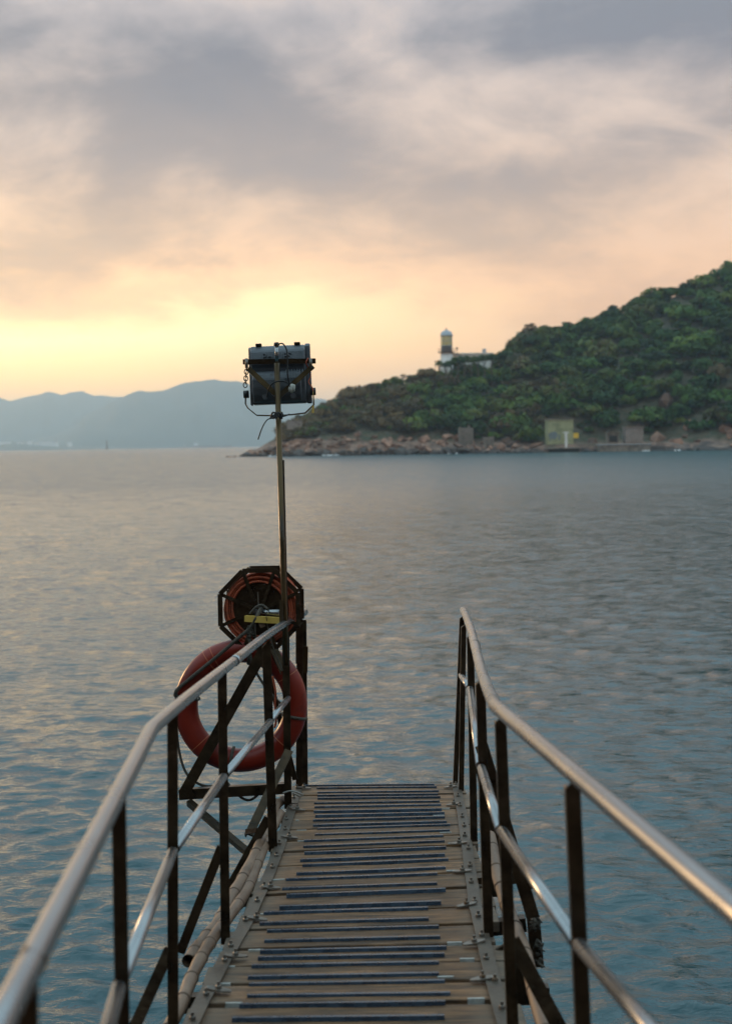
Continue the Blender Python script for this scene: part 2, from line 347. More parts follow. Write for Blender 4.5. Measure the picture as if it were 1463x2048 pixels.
# ---- sea water
def water_mat():
    m = bpy.data.materials.new('sea_water'); m.use_nodes = True; t = m.node_tree; n = t.nodes; l = t.links
    b = n['Principled BSDF']; b.inputs['Base Color'].default_value = (.009, .053, .066, 1)
    b.inputs['Roughness'].default_value = .07; b.inputs['IOR'].default_value = 1.333
    co = n.new('ShaderNodeTexCoord')
    cdn = n.new('ShaderNodeVectorMath'); cdn.operation = 'LENGTH'; l.new(co.outputs['Object'], cdn.inputs[0])
    def layer(sc, st, det, rot):
        mp = n.new('ShaderNodeMapping'); mp.inputs[3].default_value = st; mp.inputs[2].default_value = (0, 0, rot); l.new(co.outputs['Object'], mp.inputs[0])
        q = n.new('ShaderNodeTexNoise'); l.new(mp.outputs[0], q.inputs['Vector']); q.inputs['Scale'].default_value = sc
        q.inputs['Detail'].default_value = det; q.inputs['Roughness'].default_value = .55; q.inputs['Distortion'].default_value = .4
        return q.outputs['Fac']
    fine = layer(7.0, (.6, 1, 1), 4, .3)
    b1 = n.new('ShaderNodeBump'); b1.inputs['Distance'].default_value = .030; l.new(fine, b1.inputs['Height']); b1.inputs['Strength'].default_value = .9
    def nv(sc, st, det, rot, ro=.55):
        mp = n.new('ShaderNodeMapping'); mp.inputs[3].default_value = st; mp.inputs[2].default_value = (0, 0, rot); l.new(co.outputs['Object'], mp.inputs[0])
        q = n.new('ShaderNodeTexNoise'); l.new(mp.outputs[0], q.inputs['Vector']); q.inputs['Scale'].default_value = sc
        q.inputs['Detail'].default_value = det; q.inputs['Roughness'].default_value = ro; q.inputs['Distortion'].default_value = .3
        v = n.new('ShaderNodeVectorMath'); v.operation = 'SUBTRACT'; l.new(q.outputs['Color'], v.inputs[0]); v.inputs[1].default_value = (.5, .5, .5); return v.outputs[0]
    def scl(v, f):
        m_ = n.new('ShaderNodeVectorMath'); m_.operation = 'SCALE'; l.new(v, m_.inputs[0])
        if isinstance(f, float): m_.inputs['Scale'].default_value = f
        else: l.new(f, m_.inputs['Scale'])
        return m_.outputs[0]
    def vadd(a_, b_):
        m_ = n.new('ShaderNodeVectorMath'); l.new(a_, m_.inputs[0]); l.new(b_, m_.inputs[1]); return m_.outputs[0]
    def rng_(d0, d1, v0, v1):
        r = n.new('ShaderNodeMapRange'); l.new(cdn.outputs['Value'], r.inputs[0])
        for i_, x_ in enumerate((d0, d1, v0, v1)): r.inputs[i_ + 1].default_value = x_
        return r.outputs[0]
    tilt = vadd(scl(nv(5.0, (.6, 1, 1), 4, .2), rng_(8, 45, .6, .75)), scl(nv(1.5, (.55, 1, 1), 5, -.15), rng_(15, 120, .25, .75)))
    fl_ = n.new('ShaderNodeVectorMath'); fl_.operation = 'MULTIPLY'; l.new(tilt, fl_.inputs[0]); fl_.inputs[1].default_value = (1, 1, 0)
    nn_ = n.new('ShaderNodeVectorMath'); nn_.operation = 'NORMALIZE'; l.new(vadd(b1.outputs[0], fl_.outputs[0]), nn_.inputs[0]); l.new(nn_.outputs[0], b.inputs['Normal'])
    rr = n.new('ShaderNodeMapRange'); l.new(cdn.outputs['Value'], rr.inputs[0]); rr.inputs[1].default_value = 15; rr.inputs[2].default_value = 150
    rr.inputs[3].default_value = .07; rr.inputs[4].default_value = .25; l.new(rr.outputs[0], b.inputs['Roughness'])
    return m
M['water'] = water_mat()

# ---- foliage with a per-crown tone stored on the mesh
def leaf_mat():
    m = bpy.data.materials.new('foliage'); m.use_nodes = True; t = m.node_tree; n = t.nodes; l = t.links
    b = n['Principled BSDF']; b.inputs['Roughness'].default_value = .65; b.inputs['Specular IOR Level'].default_value = .25
    at = n.new('ShaderNodeAttribute'); at.attribute_name = 'tone'
    rp = n.new('ShaderNodeValToRGB'); l.new(at.outputs['Fac'], rp.inputs[0]); e = rp.color_ramp.elements
    e[0].position = 0; e[0].color = (.026, .066, .022, 1); e[1].position = 1; e[1].color = (.155, .108, .052, 1)
    for p, c in ((.3, (.062, .125, .028)), (.55, (.125, .165, .040)), (.75, (.125, .092, .050))):
        q = e.new(p); q.color = (*c, 1)
    ab_ = n.new('ShaderNodeAttribute'); ab_.attribute_name = 'bright'
    hs = n.new('ShaderNodeHueSaturation'); hs.inputs['Saturation'].default_value = 1.15; l.new(rp.outputs[0], hs.inputs['Color']); mv_ = n.new('ShaderNodeMath'); mv_.operation = 'MULTIPLY'; mv_.inputs[1].default_value = .72; l.new(ab_.outputs['Fac'], mv_.inputs[0]); l.new(mv_.outputs[0], hs.inputs['Value'])
    l.new(hs.outputs[0], b.inputs['Base Color'])
    tr = n.new('ShaderNodeBsdfTranslucent'); l.new(hs.outputs[0], tr.inputs[0])
    ms = n.new('ShaderNodeMixShader'); ms.inputs[0].default_value = .2
    l.new(b.outputs[0], ms.inputs[1]); l.new(tr.outputs[0], ms.inputs[2]); l.new(ms.outputs[0], n['Material Output'].inputs[0])
    return m
M['leaf'] = leaf_mat()

# ---- headland soil and rock
def land_mat():
    m = bpy.data.materials.new('headland_rock_and_soil'); m.use_nodes = True; t = m.node_tree; n = t.nodes; l = t.links
    b = n['Principled BSDF']; b.inputs['Roughness'].default_value = .9
    co = n.new('ShaderNodeTexCoord'); sp = n.new('ShaderNodeSeparateXYZ'); l.new(co.outputs['Object'], sp.inputs[0])
    def ns(s, d, st=(1, 1, 1)):
        mp = n.new('ShaderNodeMapping'); mp.inputs[3].default_value = st; l.new(co.outputs['Object'], mp.inputs[0])
        q = n.new('ShaderNodeTexNoise'); l.new(mp.outputs[0], q.inputs['Vector']); q.inputs['Scale'].default_value = s; q.inputs['Detail'].default_value = d; return q.outputs['Fac']
    a = ns(.35, 8, (1, 1, 2)); c0 = ns(.12, 5)
    rp = n.new('ShaderNodeValToRGB'); l.new(a, rp.inputs[0]); e = rp.color_ramp.elements
    e[0].position = .3; e[0].color = (.085, .055, .042, 1); e[1].position = .72; e[1].color = (.30, .19, .14, 1)
    so_ = n.new('ShaderNodeValToRGB'); l.new(a, so_.inputs[0]); e = so_.color_ramp.elements
    e[0].position = .35; e[0].color = (.040, .050, .026, 1); e[1].position = .65; e[1].color = (.105, .082, .052, 1)
    hz = n.new('ShaderNodeMath'); hz.operation = 'ADD'; l.new(sp.outputs[2], hz.inputs[0])
    mu = n.new('ShaderNodeMath'); mu.operation = 'MULTIPLY_ADD'; l.new(c0, mu.inputs[0]); mu.inputs[1].default_value = 8.0; mu.inputs[2].default_value = -4.0; l.new(mu.outputs[0], hz.inputs[1])
    lee = n.new('ShaderNodeMapRange'); l.new(sp.outputs[0], lee.inputs[0]); lee.inputs[1].default_value = 30; lee.inputs[2].default_value = 62; lee.inputs[4].default_value = 2.4
    hz2 = n.new('ShaderNodeMath'); hz2.operation = 'ADD'; l.new(hz.outputs[0], hz2.inputs[0]); l.new(lee.outputs[0], hz2.inputs[1])   # greener on the sheltered side
    def step(lo_, hi_, src=None):
        r = n.new('ShaderNodeMapRange'); l.new((src or hz).outputs[0], r.inputs[0]); r.inputs[1].default_value = lo_; r.inputs[2].default_value = hi_; return r.outputs[0]
    mx = n.new('ShaderNodeMix'); mx.data_type = 'RGBA'; l.new(step(4.4, 6.2, hz2), mx.inputs[0]); l.new(rp.outputs[0], mx.inputs[6]); l.new(so_.outputs[0], mx.inputs[7])
    m2 = n.new('ShaderNodeMix'); m2.data_type = 'RGBA'; l.new(step(.6, 1.9), m2.inputs[0]); m2.inputs[6].default_value = (.045, .034, .030, 1); l.new(mx.outputs[2], m2.inputs[7])
    l.new(m2.outputs[2], b.inputs['Base Color'])
    bp = n.new('ShaderNodeBump'); bp.inputs['Distance'].default_value = .8; bp.inputs['Strength'].default_value = .8; l.new(ns(.9, 8), bp.inputs['Height']); l.new(bp.outputs[0], b.inputs['Normal'])
    return m
M['land'] = land_mat()
M['wetrock'] = mat('wet_tidal_rock', (.030, .024, .021), (.085, .062, .050), .6, 0, .5, detail=8, bump=.8, bscale=1.6, rnd=.3)
M['rock'] = mat('shore_rock', (.075, .042, .030), (.36, .205, .14), .9, 0, .8, detail=8, bump=.8, bscale=2.2, rnd=.5)

def np_mesh(name, v, f, m, smooth=True):
    me = bpy.data.meshes.new(name); nv, nf = len(v), len(f); k = f.shape[1]
    me.vertices.add(nv); me.vertices.foreach_set('co', np.ascontiguousarray(v, np.float32).ravel())
    me.loops.add(nf * k); me.loops.foreach_set('vertex_index', np.ascontiguousarray(f, np.int32).ravel())
    me.polygons.add(nf); me.polygons.foreach_set('loop_start', np.arange(0, nf * k, k, dtype=np.int32))
    me.polygons.foreach_set('loop_total', np.full(nf, k, np.int32))
    me.update(calc_edges=True); me.polygons.foreach_set('use_smooth', np.full(nf, smooth, bool)); me.materials.append(m)
    return me
def grid_faces(nr, nc, wrap=False):
    i = np.arange(nr - 1)[:, None]; j = np.arange(nc if wrap else nc - 1)[None, :]; j2 = (j + 1) % nc
    return np.stack([i * nc + j, i * nc + j2, (i + 1) * nc + j2, (i + 1) * nc + j], -1).reshape(-1, 4)

# ================================================================== the sea
def build_sea():
    r = [1.5]
    while r[-1] < 320: r.append(r[-1] * 1.0042)
    while r[-1] < 26000: r.append(r[-1] * 1.025)
    r = np.array(r)
    fine = np.arange(-.40, .40, .0030); coarse = np.linspace(.40, 2 * math.pi - .40, 70)
    a = np.concatenate([fine, coarse[:-1]]); nr, nc = len(r), len(a)
    R_, A_ = np.meshgrid(r, a, indexing='ij'); X = R_ * np.sin(A_); Y = R_ * np.cos(A_); Z = np.zeros_like(X); DX = np.zeros_like(X); DY = np.zeros_like(X)
    sp = R_ * .0042
    g = np.random.default_rng(5)
    lams = np.geomspace(.12, 4.0, 96)
    # patches of stronger and calmer water
    patch = 1 + .35 * np.sin(X * .11 + Y * .045 + 1) * np.sin(Y * .083 - X * .03 + 2) + .2 * np.sin(X * .31 - Y * .21)
    for lam in lams:
        th = rad(28) + g.normal(0, 1.0); k = 2 * math.pi / lam; ph = g.uniform(0, 6.28)
        slope = .041 * (1.0 if lam < .45 else (.45 / lam) ** 1.5)
        amp = slope / k * g.uniform(.6, 1.4)
        fade = np.clip((lam / sp - 3) / 4, 0, 1)
        arg = k * (X * math.sin(th) + Y * math.cos(th)) + ph + .35 * np.sin(.23 * k * X + ph)
        w = amp * fade * patch
        Z += w * np.sin(arg); c = -w * .7 * np.cos(arg); DX += c * math.sin(th); DY += c * math.cos(th)
    X = X + DX; Y = Y + DY
    Z -= R_ ** 2 / (2 * 7.4e6)                 # curve of the earth
    v = np.stack([X, Y, Z], -1).reshape(-1, 3)
    me = np_mesh('sea', v, grid_faces(nr, nc, True), M['water'])
    o = link('sea', me, (0, 0, 0)); o['kind'] = 'structure'; o['label'] = 'grey teal sea with small wind waves'
    return o
build_sea()

# ================================================================== far hills across the water
def hill(name, sky, dist, depth, seed, label):
    xs = np.array([p[0] for p in sky], float); ys = np.array([p[1] for p in sky], float)
    px = np.linspace(xs[0], xs[-1], 240); py = np.interp(px, xs, ys)
    nt_ = 22; v = []
    for i in range(len(px)):
        top = at_dist(px[i], py[i], dist); d0 = Vector((top.x, top.y, 0)).normalized(); H = max(top.z, 5)
        for j in range(nt_):
            t = -1 + 2 * j / (nt_ - 1)
            p = d0 * (dist + t * depth)
            e = max(0, 1 - abs(t)) ** .85
            nz = noise.fractal(Vector((px[i] * .012, t * 2.2 + seed, seed)), 1.0, 2.0, 5)
            h = H * e * (1 + .75 * nz * (1 - e)) + 9 * nz * (e > .9)
            v.append((p.x, p.y, h - 25 * (abs(t) > .97) + (18 if H > 150 else -9) * e))
    me = np_mesh(name, np.array(v), grid_faces(len(px), nt_), M['hillmat'])
    o = link(name, me, (0, 0, 0)); o['kind'] = 'structure'; o['label'] = label
hill('far_hill', [(-900, 840), (-500, 815), (-200, 806), (0, 798), (20, 803), (60, 793), (95, 787), (125, 795), (165, 785), (190, 793), (245, 796), (330, 812), (460, 850), (600, 880)],
     9300, 1500, 3.0, 'pale blue hazy hill range farther off at the left edge')
hill('far_hill', [(20, 886), (110, 864), (190, 826), (245, 797), (280, 783), (330, 783), (350, 778), (370, 775), (400, 766), (430, 759), (455, 761), (475, 762), (500, 772), (540, 790), (590, 800), (660, 806), (760, 815), (900, 800), (1100, 790), (1300, 800), (1700, 830), (2100, 860)],
     7600, 1300, 8.0, 'blue grey hazy hill range behind the floodlight')

hill('far_hill', [(-400, 893), (-150, 884), (0, 879), (60, 881), (120, 884), (170, 889), (250, 893)], 6300, 520, 5.0, 'low hazy foreland with pale houses at the left edge')

# ================================================================== headland
RX = [470, 485, 520, 560, 600, 640, 700, 780, 850, 900, 960, 1000, 1040, 1100, 1170, 1220, 1290, 1390, 1463, 1600, 1800, 2000, 2200]
RY = [914, 908, 895, 872, 850, 826, 800, 778, 757, 739, 737, 732, 697, 668, 672, 653, 623, 590, 574, 490, 440, 470, 560]
DS = lambda x: float(np.interp(x, [440, 485, 600, 850, 1463, 2200], [500, 492, 484, 478, 474, 478]))
DR = lambda x: float(np.interp(x, [440, 485, 560, 700, 850, 1000, 1200, 1463, 2200], [505, 503, 512, 525, 540, 560, 590, 625, 660]))
def horizon_y(x): return 886.5 - math.tan(ROLL) * (x - CX)
def terr(px, t):
    """headland surface: photograph column and 0 at the waterline .. 1 on the ridge .. 2 down the far side"""
    ds, dr = DS(px), DR(px)
    ry = float(np.interp(px, RX, RY))
    d = ds + t * (dr - ds)
    r = ray(px, 886.5); dirh = Vector((r.x, r.y, 0)).normalized()
    Hr = CAM.z + (horizon_y(px) - ry) / FPX * dr
    Hr = max(Hr, .5)
    rockh = min(float(np.interp(px, [600, 900, 1010, 2200], [5.0, 4.2, 1.8, 1.8])), Hr * .6)
    if t <= 1:
        tb = .13
        if t < tb: h = rockh * (t / tb) ** .75
        else: h = rockh + (Hr - rockh) * ((t - tb) / (1 - tb)) ** .9
    else: h = Hr * (1 - (t - 1) ** 1.6)
    q_ = min(max((px - 1050) / 40, 0), 1, max((1370 - px) / 40, 0)); flat = 0.0
    if q_ > 0 and .03 < t:                     # levelled ground by the small jetty
        k_ = min(max((t - .20) / .12, 0), 1); flat = q_ * (1 - k_); h = h * (1 - flat) + 2.7 * flat
    p = dirh * d
    nz = noise.fractal(Vector((p.x * .055, p.y * .055, .3)), 1, 2, 4)
    amp = 1.6 * min(1, Hr / 12) * min(1, max(t, 0) * 8) * (1 if t < .9 else .5)
    nr_ = noise.fractal(Vector((p.x * .22, p.y * .22, 4.3)), 1, 2, 4)
    amp *= 1 - flat
    h += nz * amp + nr_ * (1 - .8 * flat) * (1.1 if t < .2 else .4) * min(1, max(t, 0) * 12) * min(1, Hr / 4)
    return Vector((p.x, p.y, h if t > 0 else -2.0 + 2 * min(0, t)))
px_l = np.linspace(478, 2200, 440); t_l = np.concatenate([[-.06, -.01], np.linspace(.004, .2, 16), np.linspace(.22, 1, 24), np.linspace(1.08, 1.95, 10)])
vv = np.array([terr(x, t) for x in px_l for t in t_l])
land = link('headland', np_mesh('headland', vv, grid_faces(len(px_l), len(t_l)), M['land'], False), (0, 0, 0)); land['kind'] = 'structure'
land['label'] = 'wooded headland with a reddish rocky shore across the water'

# ---- boulders of the rocky shore (pieces of the headland)
def hull(n, seed, flat=1.0, mt='rock'):
    r_ = random.Random(seed); bm = bmesh.new()
    for _ in range(n):
        q = Vector((r_.gauss(0, 1), r_.gauss(0, 1), r_.gauss(0, 1))).normalized() * r_.uniform(.75, 1.05)
        bm.verts.new((q.x, q.y * .9, q.z * flat))
    bmesh.ops.convex_hull(bm, input=bm.verts)
    for v_ in [v_ for v_ in bm.verts if not v_.link_faces]: bm.verts.remove(v_)
    bmesh.ops.recalc_face_normals(bm, faces=bm.faces)
    me = bpy.data.meshes.new('boulder'); bm.to_mesh(me); bm.free(); me.materials.append(M[mt]); return me
HULLS = [hull(20, s, .75) for s in range(7)]; WET = [hull(20, s, .7, 'wetrock') for s in range(20, 24)]
for i in range(290):
    x = random.uniform(488, 1060 if i % 5 else 1500); t = random.uniform(.0, .17) if i % 3 else random.uniform(0, .012)
    if 1085 < x < 1310 and t > .012: continue
    p = terr(x, max(t, .006)); s_ = random.uniform(.7, 1.5) * (1.7 if random.random() < .16 else 1)
    link('boulder', random.choice(HULLS if t > .02 else WET), p + Vector((0, 0, .1 * s_)), land, (random.uniform(-.5, .5), random.uniform(-.5, .5), random.uniform(0, 6.3)),
         (s_ * random.uniform(.8, 1.7), s_ * random.uniform(.8, 1.4), s_ * random.uniform(.6, 1.15)))
for x, y_, w_ in ((505, 903, 3.2), (528, 899, 3.0), (548, 890, 2.6)):      # the dark lump of the point
    p = terr(x, .2); link('boulder', random.choice(HULLS), (p.x, p.y, 1.0), land, (0, 0, random.uniform(0, 6)), (w_, w_, 1.8))
for x, t_, s_ in ((1010, .17, 3.0), (1205, .30, 3.4), (1315, .22, 4.0), (1330, .32, 4.4), (1380, .2, 3.6), (1450, .18, 3.8), (1185, .2, 3.0), (735, .4, 2.6), (915, .2, 2.4)):
    p = terr(x, t_); link('boulder', random.choice(HULLS), p, land, (.2, .1, random.uniform(0, 6)), (s_, s_ * .8, s_))
for x, y_ in ((470, 914), (458, 916)):
    p = at_dist(x, y_, 486); link('boulder', random.choice(HULLS), (p.x, p.y, .05), land, (0, 0, x), (1.6, 1.2, .55))

# ---- surf at the foot of the rocks
fm = MB()
for x in (538, 546, 655, 662, 668, 905, 1288, 1352):
    p = terr(x, -.02); w_ = random.uniform(1.0, 2.4)
    for k in range(5):
        q = Vector((p.x + random.uniform(-1, 1) * w_, p.y - random.uniform(.2, 1.6), .1)); s_ = random.uniform(.2, .5)
        fm.tube([q + Vector((0, 0, -.2)), q + Vector((0, 0, .12 * s_)), q + Vector((.1, 0, .35 * s_))], [s_ * 1.2, s_, s_ * .3], 7)
fo = fm.build('surf_foam', M['foam']); tag(fo, 'white specks of surf along the foot of the rocks', 'foam', kind='stuff')

# ---- foliage
def crown_quads(n, r_, sq=1.0, size=.55):
    """leaf-clump quads through a lumpy crown of unit radius; returns verts (n*4,3)"""
    nl = 7
    lob = r_.normal(size=(nl, 3)); lob[:, 2] = np.abs(lob[:, 2]) * .8; lob /= np.linalg.norm(lob, axis=1)[:, None]
    lob *= r_.uniform(.35, .62, (nl, 1)); lr = r_.uniform(.42, .62, nl)
    idx = r_.integers(0, nl, n)
    d = r_.normal(size=(n, 3)); d /= np.linalg.norm(d, axis=1)[:, None]
    d[:, 2] = np.where(d[:, 2] < -.35, -d[:, 2], d[:, 2])
    c = lob[idx] + d * (lr[idx] * r_.uniform(.72, 1.06, n))[:, None]
    nrm = d + r_.normal(0, .30, (n, 3)); nrm /= np.linalg.norm(nrm, axis=1)[:, None]
    ref = r_.normal(size=(n, 3)); u = np.cross(nrm, ref); u /= np.linalg.norm(u, axis=1)[:, None]; w = np.cross(nrm, u)
    s = (size * r_.uniform(.6, 1.3, n))[:, None]
    q = np.stack([c - u * s * .6, c - w * s * .38, c + u * s * .6, c + w * s * .42], 1)
    q[..., 2] *= sq
    return q.reshape(-1, 3)
PROTO = [crown_quads(260, np.random.default_rng(40 + k), random.uniform(.75, .95), .30) for k in range(6)]
def quads(nv): return np.arange(nv).reshape(-1, 4)
def with_tone(me, tone, one=False):
    if one: me.attributes.new('bright', 'FLOAT', 'POINT').data.foreach_set('value', np.ones(len(tone), np.float32))
    at = me.attributes.new('tone', 'FLOAT', 'POINT'); at.data.foreach_set('value', np.ascontiguousarray(tone, np.float32)); return me
def tone_at(x, t, g):
    """browner scrub toward the point and in patches, greener to the right"""
    base = np.interp(x, [500, 640, 800, 860, 1000, 1500], [.86, .84, .74, .40, .28, .22])
    patch = noise.noise(Vector((x * .012, t * 5, 1.7)))
    if patch > .22: base += .38 * min(1, (patch - .22) * 5)
    return float(np.clip(base + g.normal(0, .19), 0, 1))
g = np.random.default_rng(77)
V_, T_, B_l = [], [], []
for i in range(2100):
    x = g.uniform(560, 1760); 
    t = g.uniform(.16, 1.22)
    lowx = np.interp(x, [560, 700, 850, 1000, 1300, 1800], [.28, .24, .17, .10, .07, .04])
    if t < lowx: continue
    if 1075 < x < 1345 and t < .24: continue
    if 868 < x < 1003 and .95 < t < 1.12: continue
    p = terr(x, t)
    R0 = 1.3 + 3.9 * g.random() ** 1.9 * np.interp(x, [560, 700, 900, 1100, 1300], [.55, .7, 1.0, 1.2, 1.35]) * (.72 if 868 < x < 1003 and t > .84 else 1)
    tn = tone_at(x, t, g)
    q = PROTO[g.integers(0, 6)]
    if tn > .72 and g.random() < .5: q = q.reshape(-1, 4, 3)[: 150].reshape(-1, 3)
    a = g.uniform(0, 6.28); c_, s_ = math.cos(a), math.sin(a)
    rot = np.array([[c_, -s_, 0], [s_, c_, 0], [0, 0, 1]])
    V_.append(q @ rot.T * R0 * np.array([1, 1, g.uniform(.8, 1.15)]) + np.array([p.x, p.y, p.z + R0 * .45]))
    B_l.append(np.full(len(q), float(np.clip(g.normal(1, .32), .45, 1.8))))
    T_.append(np.full(len(q), tn) + np.repeat(g.normal(0, .05, len(q) // 4), 4))
V_ = np.concatenate(V_); T_ = np.concatenate(T_)
wood_me = with_tone(np_mesh('woodland', V_, quads(len(V_)), M['leaf'], False), T_)
ba = wood_me.attributes.new('bright', 'FLOAT', 'POINT'); ba.data.foreach_set('value', np.concatenate(B_l).astype(np.float32))
wood_o = link('woodland', wood_me, (0, 0, 0))
tag(wood_o, 'dense green and brown woodland covering the headland slope', 'woodland', kind='stuff')

# ---- trees one can tell apart on the skyline and at the point
def tree_mesh(seed, n, sparse, sq, size, tone):
    r_ = np.random.default_rng(seed); q = crown_quads(n, r_, sq, size)
    return with_tone(np_mesh('crown', q, quads(len(q)), M['leaf'], False), np.full(len(q), tone) + np.repeat(r_.normal(0, .07, n), 4), True)
CR = {k: [tree_mesh(100 + 10 * j + i, n, 0, sq, sz, tn) for i in range(3)] for j, (k, n, sq, sz, tn) in enumerate(
    (('green', 420, .85, .24, .14), ('flat', 300, .45, .22, .22), ('bare', 170, .8, .17, .86), ('olive', 330, .8, .22, .5)))}
def tree(x, t, R0, lift, kind, label, group, vi=0, lean=0.0):
    p = terr(x, t); p.z -= .4
    o = thing('tree', p, label, 'tree', group)
    tm = MB(); top = p + Vector((lean, 0, lift))
    tm.tube(curve([p, p + Vector((lean * .3, 0, lift * .5)), top], 4), [.30, .28, .25, .23, .2, .18, .16, .14, .12], 7)
    for k in range(6):
        a = k * 1.05 + x; e_ = top + Vector((math.cos(a) * R0 * .62, math.sin(a) * R0 * .6, R0 * random.uniform(.12, .45)))
        s0 = p.lerp(top, .65 + .05 * k)
        tm.tube([s0, s0.lerp(e_, .5) + Vector((0, 0, .15)), e_], [.11, .075, .03], 5)
    tm.build('trunk', M['bark'], o)
    link('crown', CR[kind][vi % 3], top, o, (0, 0, x * .7), (R0, R0, R0))
ORD = ('first', 'second', 'third', 'fourth', 'fifth', 'sixth', 'seventh', 'eighth', 'ninth', 'tenth', 'eleventh', 'twelfth')
SK = 'dark green trees along the headland skyline'
tree(648, .75, 3.3, 4.0, 'flat', 'spreading green umbrella-shaped tree on the headland just right of the floodlight', None, 0, -.5)
tree(668, .9, 2.2, 3.2, 'flat', 'smaller green tree right of the umbrella-shaped tree on the point', None, 1)
tree(705, 1.0, 1.9, 3.4, 'bare', 'bare brown tree on the left end of the headland skyline', None, 0)
tree(733, 1.0, 1.6, 3.0, 'bare', 'second bare brown tree from the left end of the headland skyline', None, 1)
tree(772, 1.0, 2.1, 3.2, 'olive', 'olive tree on the skyline midway between floodlight and lighthouse', None, 0)
tree(808, 1.0, 2.0, 3.2, 'bare', 'thin brown tree on the skyline left of the lighthouse', None, 2)
tree(842, 1.0, 2.2, 2.8, 'olive', 'olive tree on the skyline immediately left of the lighthouse', None, 1)
tree(1034, 1.0, 3.2, 3.0, 'bare', 'bare brown tree on the skyline right of the white lighthouse building', None, 0, -1.0)
tree(1062, 1.0, 3.6, 2.8, 'bare', 'larger brown-crowned tree topping the skyline right of the lighthouse building', None, 1)
tree(1088, 1.0, 3.2, 1.8, 'olive', 'olive tree beside the brown trees right of the lighthouse building', None, 2)
tree(993, 1.0, 2.6, 2.2, 'green', 'dark green tree at the right end of the white lighthouse building', None, 0)
for i, x in enumerate((1120, 1160, 1205, 1232, 1262, 1285, 1310, 1335, 1362, 1392, 1425, 1455)):
    tree(x, 1.0, 3.6 + 1.0 * ((i * 7) % 5) / 5, 1.3 + (i * 3 % 4) * .3, 'green', ORD[i] + ' dark green treetop up the skyline, counted right from the brown trees', SK, i)

# ================================================================== lighthouse and the buildings on the headland
def lathe(mb, c, prof, n=24, cap=True):
    c = Vector(c); vs = []
    for r_, z in prof:
        for k in range(n): vs.append(c + Vector((r_ * math.cos(2 * math.pi * k / n), r_ * math.sin(2 * math.pi * k / n), z)))
    fs = [(i * n + k, i * n + (k + 1) % n, (i + 1) * n + (k + 1) % n, (i + 1) * n + k) for i in range(len(prof) - 1) for k in range(n)]
    mb.add(vs, fs, True)
    if cap:
        o = len(mb.v) - len(vs); mb.f.append([o + k for k in range(n)][::-1]); mb.sm.append(False)
        mb.f.append([o + len(vs) - n + k for k in range(n)]); mb.sm.append(False)
    return mb
def boxat(mb, c, sx_, sy_, sz_, yaw=0.0):
    """box standing on c"""
    c = Vector(c); u = Vector((math.cos(yaw), math.sin(yaw), 0)); w = Vector((-math.sin(yaw), math.cos(yaw), 0))
    b_ = [c + u * (a * sx_ / 2) + w * (d * sy_ / 2) for a, d in ((-1, -1), (1, -1), (1, 1), (-1, 1))]
    return mb.hexa(b_, [q + Vector((0, 0, sz_)) for q in b_])
DL = 542.0                                    # metres to the lighthouse
def LH(px, py, dd=0.0): return at_dist(px, py, DL + dd)
lb = LH(893, 738)
mpp = DL / FPX                                # metres per photograph pixel there
lh = thing('lighthouse', lb, 'white lighthouse with glazed lantern room and grey dome on the headland', 'lighthouse')
zof = lambda y_: LH(893, y_).z - lb.z
T1 = zof(706)
lathe(MB(), lb, [(2.75, -3), (2.65, 0), (2.35, T1)]).build('tower', M['whitewash'], lh)
lathe(MB(), lb, [(2.3, T1), (3.3, T1 + .2), (3.3, T1 + .4), (2.2, T1 + .4)]).build('gallery', M['iron'], lh)
gr = MB()
for k in range(16):
    a = 2 * math.pi * k / 16; q = lb + Vector((3.2 * math.cos(a), 3.2 * math.sin(a), T1 + .5)); gr.tube([q, q + Vector((0, 0, 1.15))], .035, 6)
for zz in (.65, 1.2): gr.tube([lb + Vector((3.2 * math.cos(2 * math.pi * k / 24), 3.2 * math.sin(2 * math.pi * k / 24), T1 + .45 + zz)) for k in range(25)], .035, 6)
gr.build('gallery_railing', M['iron'], lh)
zl0, zl1, zd = zof(692), zof(672), zof(660)
lathe(MB(), lb, [(2.1, T1 + .5), (2.15, zl0), (2.3, zl0 + .05), (2.3, zl0 + .22)]).build('service_room', M['dome'], lh)
lan = lathe(MB(), lb, [(1.2, zl0 + .2), (1.45, (zl0 + zl1) / 2), (1.2, zl1)]).build('lens', M['yellow_lit'], lh)
npan = 12
for k in range(npan):
    a0, a1 = 2 * math.pi * k / npan, 2 * math.pi * (k + 1) / npan
    for z0, z1 in ((zl0 + .25, (zl0 + zl1) / 2 - .06), ((zl0 + zl1) / 2 + .06, zl1 - .05)):
        c0, c1 = Vector((2.1 * math.cos(a0 + .04), 2.1 * math.sin(a0 + .04), 0)), Vector((2.1 * math.cos(a1 - .04), 2.1 * math.sin(a1 - .04), 0))
        i0, i1 = c0 * .985, c1 * .985
        MB().hexa([lb + q + Vector((0, 0, z0)) for q in (c0, c1, i1, i0)], [lb + q + Vector((0, 0, z1)) for q in (c0, c1, i1, i0)]).build('pane', M['yellow_lit'], lh)
    fr = MB(); q = lb + Vector((2.12 * math.cos(a0), 2.12 * math.sin(a0), 0)); fr.tube([q + Vector((0, 0, zl0 + .2)), q + Vector((0, 0, zl1))], .085, 6); fr.build('glazing_bar', M['dome'], lh)
mr_ = MB(); mr_.tube([lb + Vector((2.12 * math.cos(2 * math.pi * k / 24), 2.12 * math.sin(2 * math.pi * k / 24), (zl0 + zl1) / 2)) for k in range(25)], .08, 6); mr_.build('glazing_ring', M['dome'], lh)
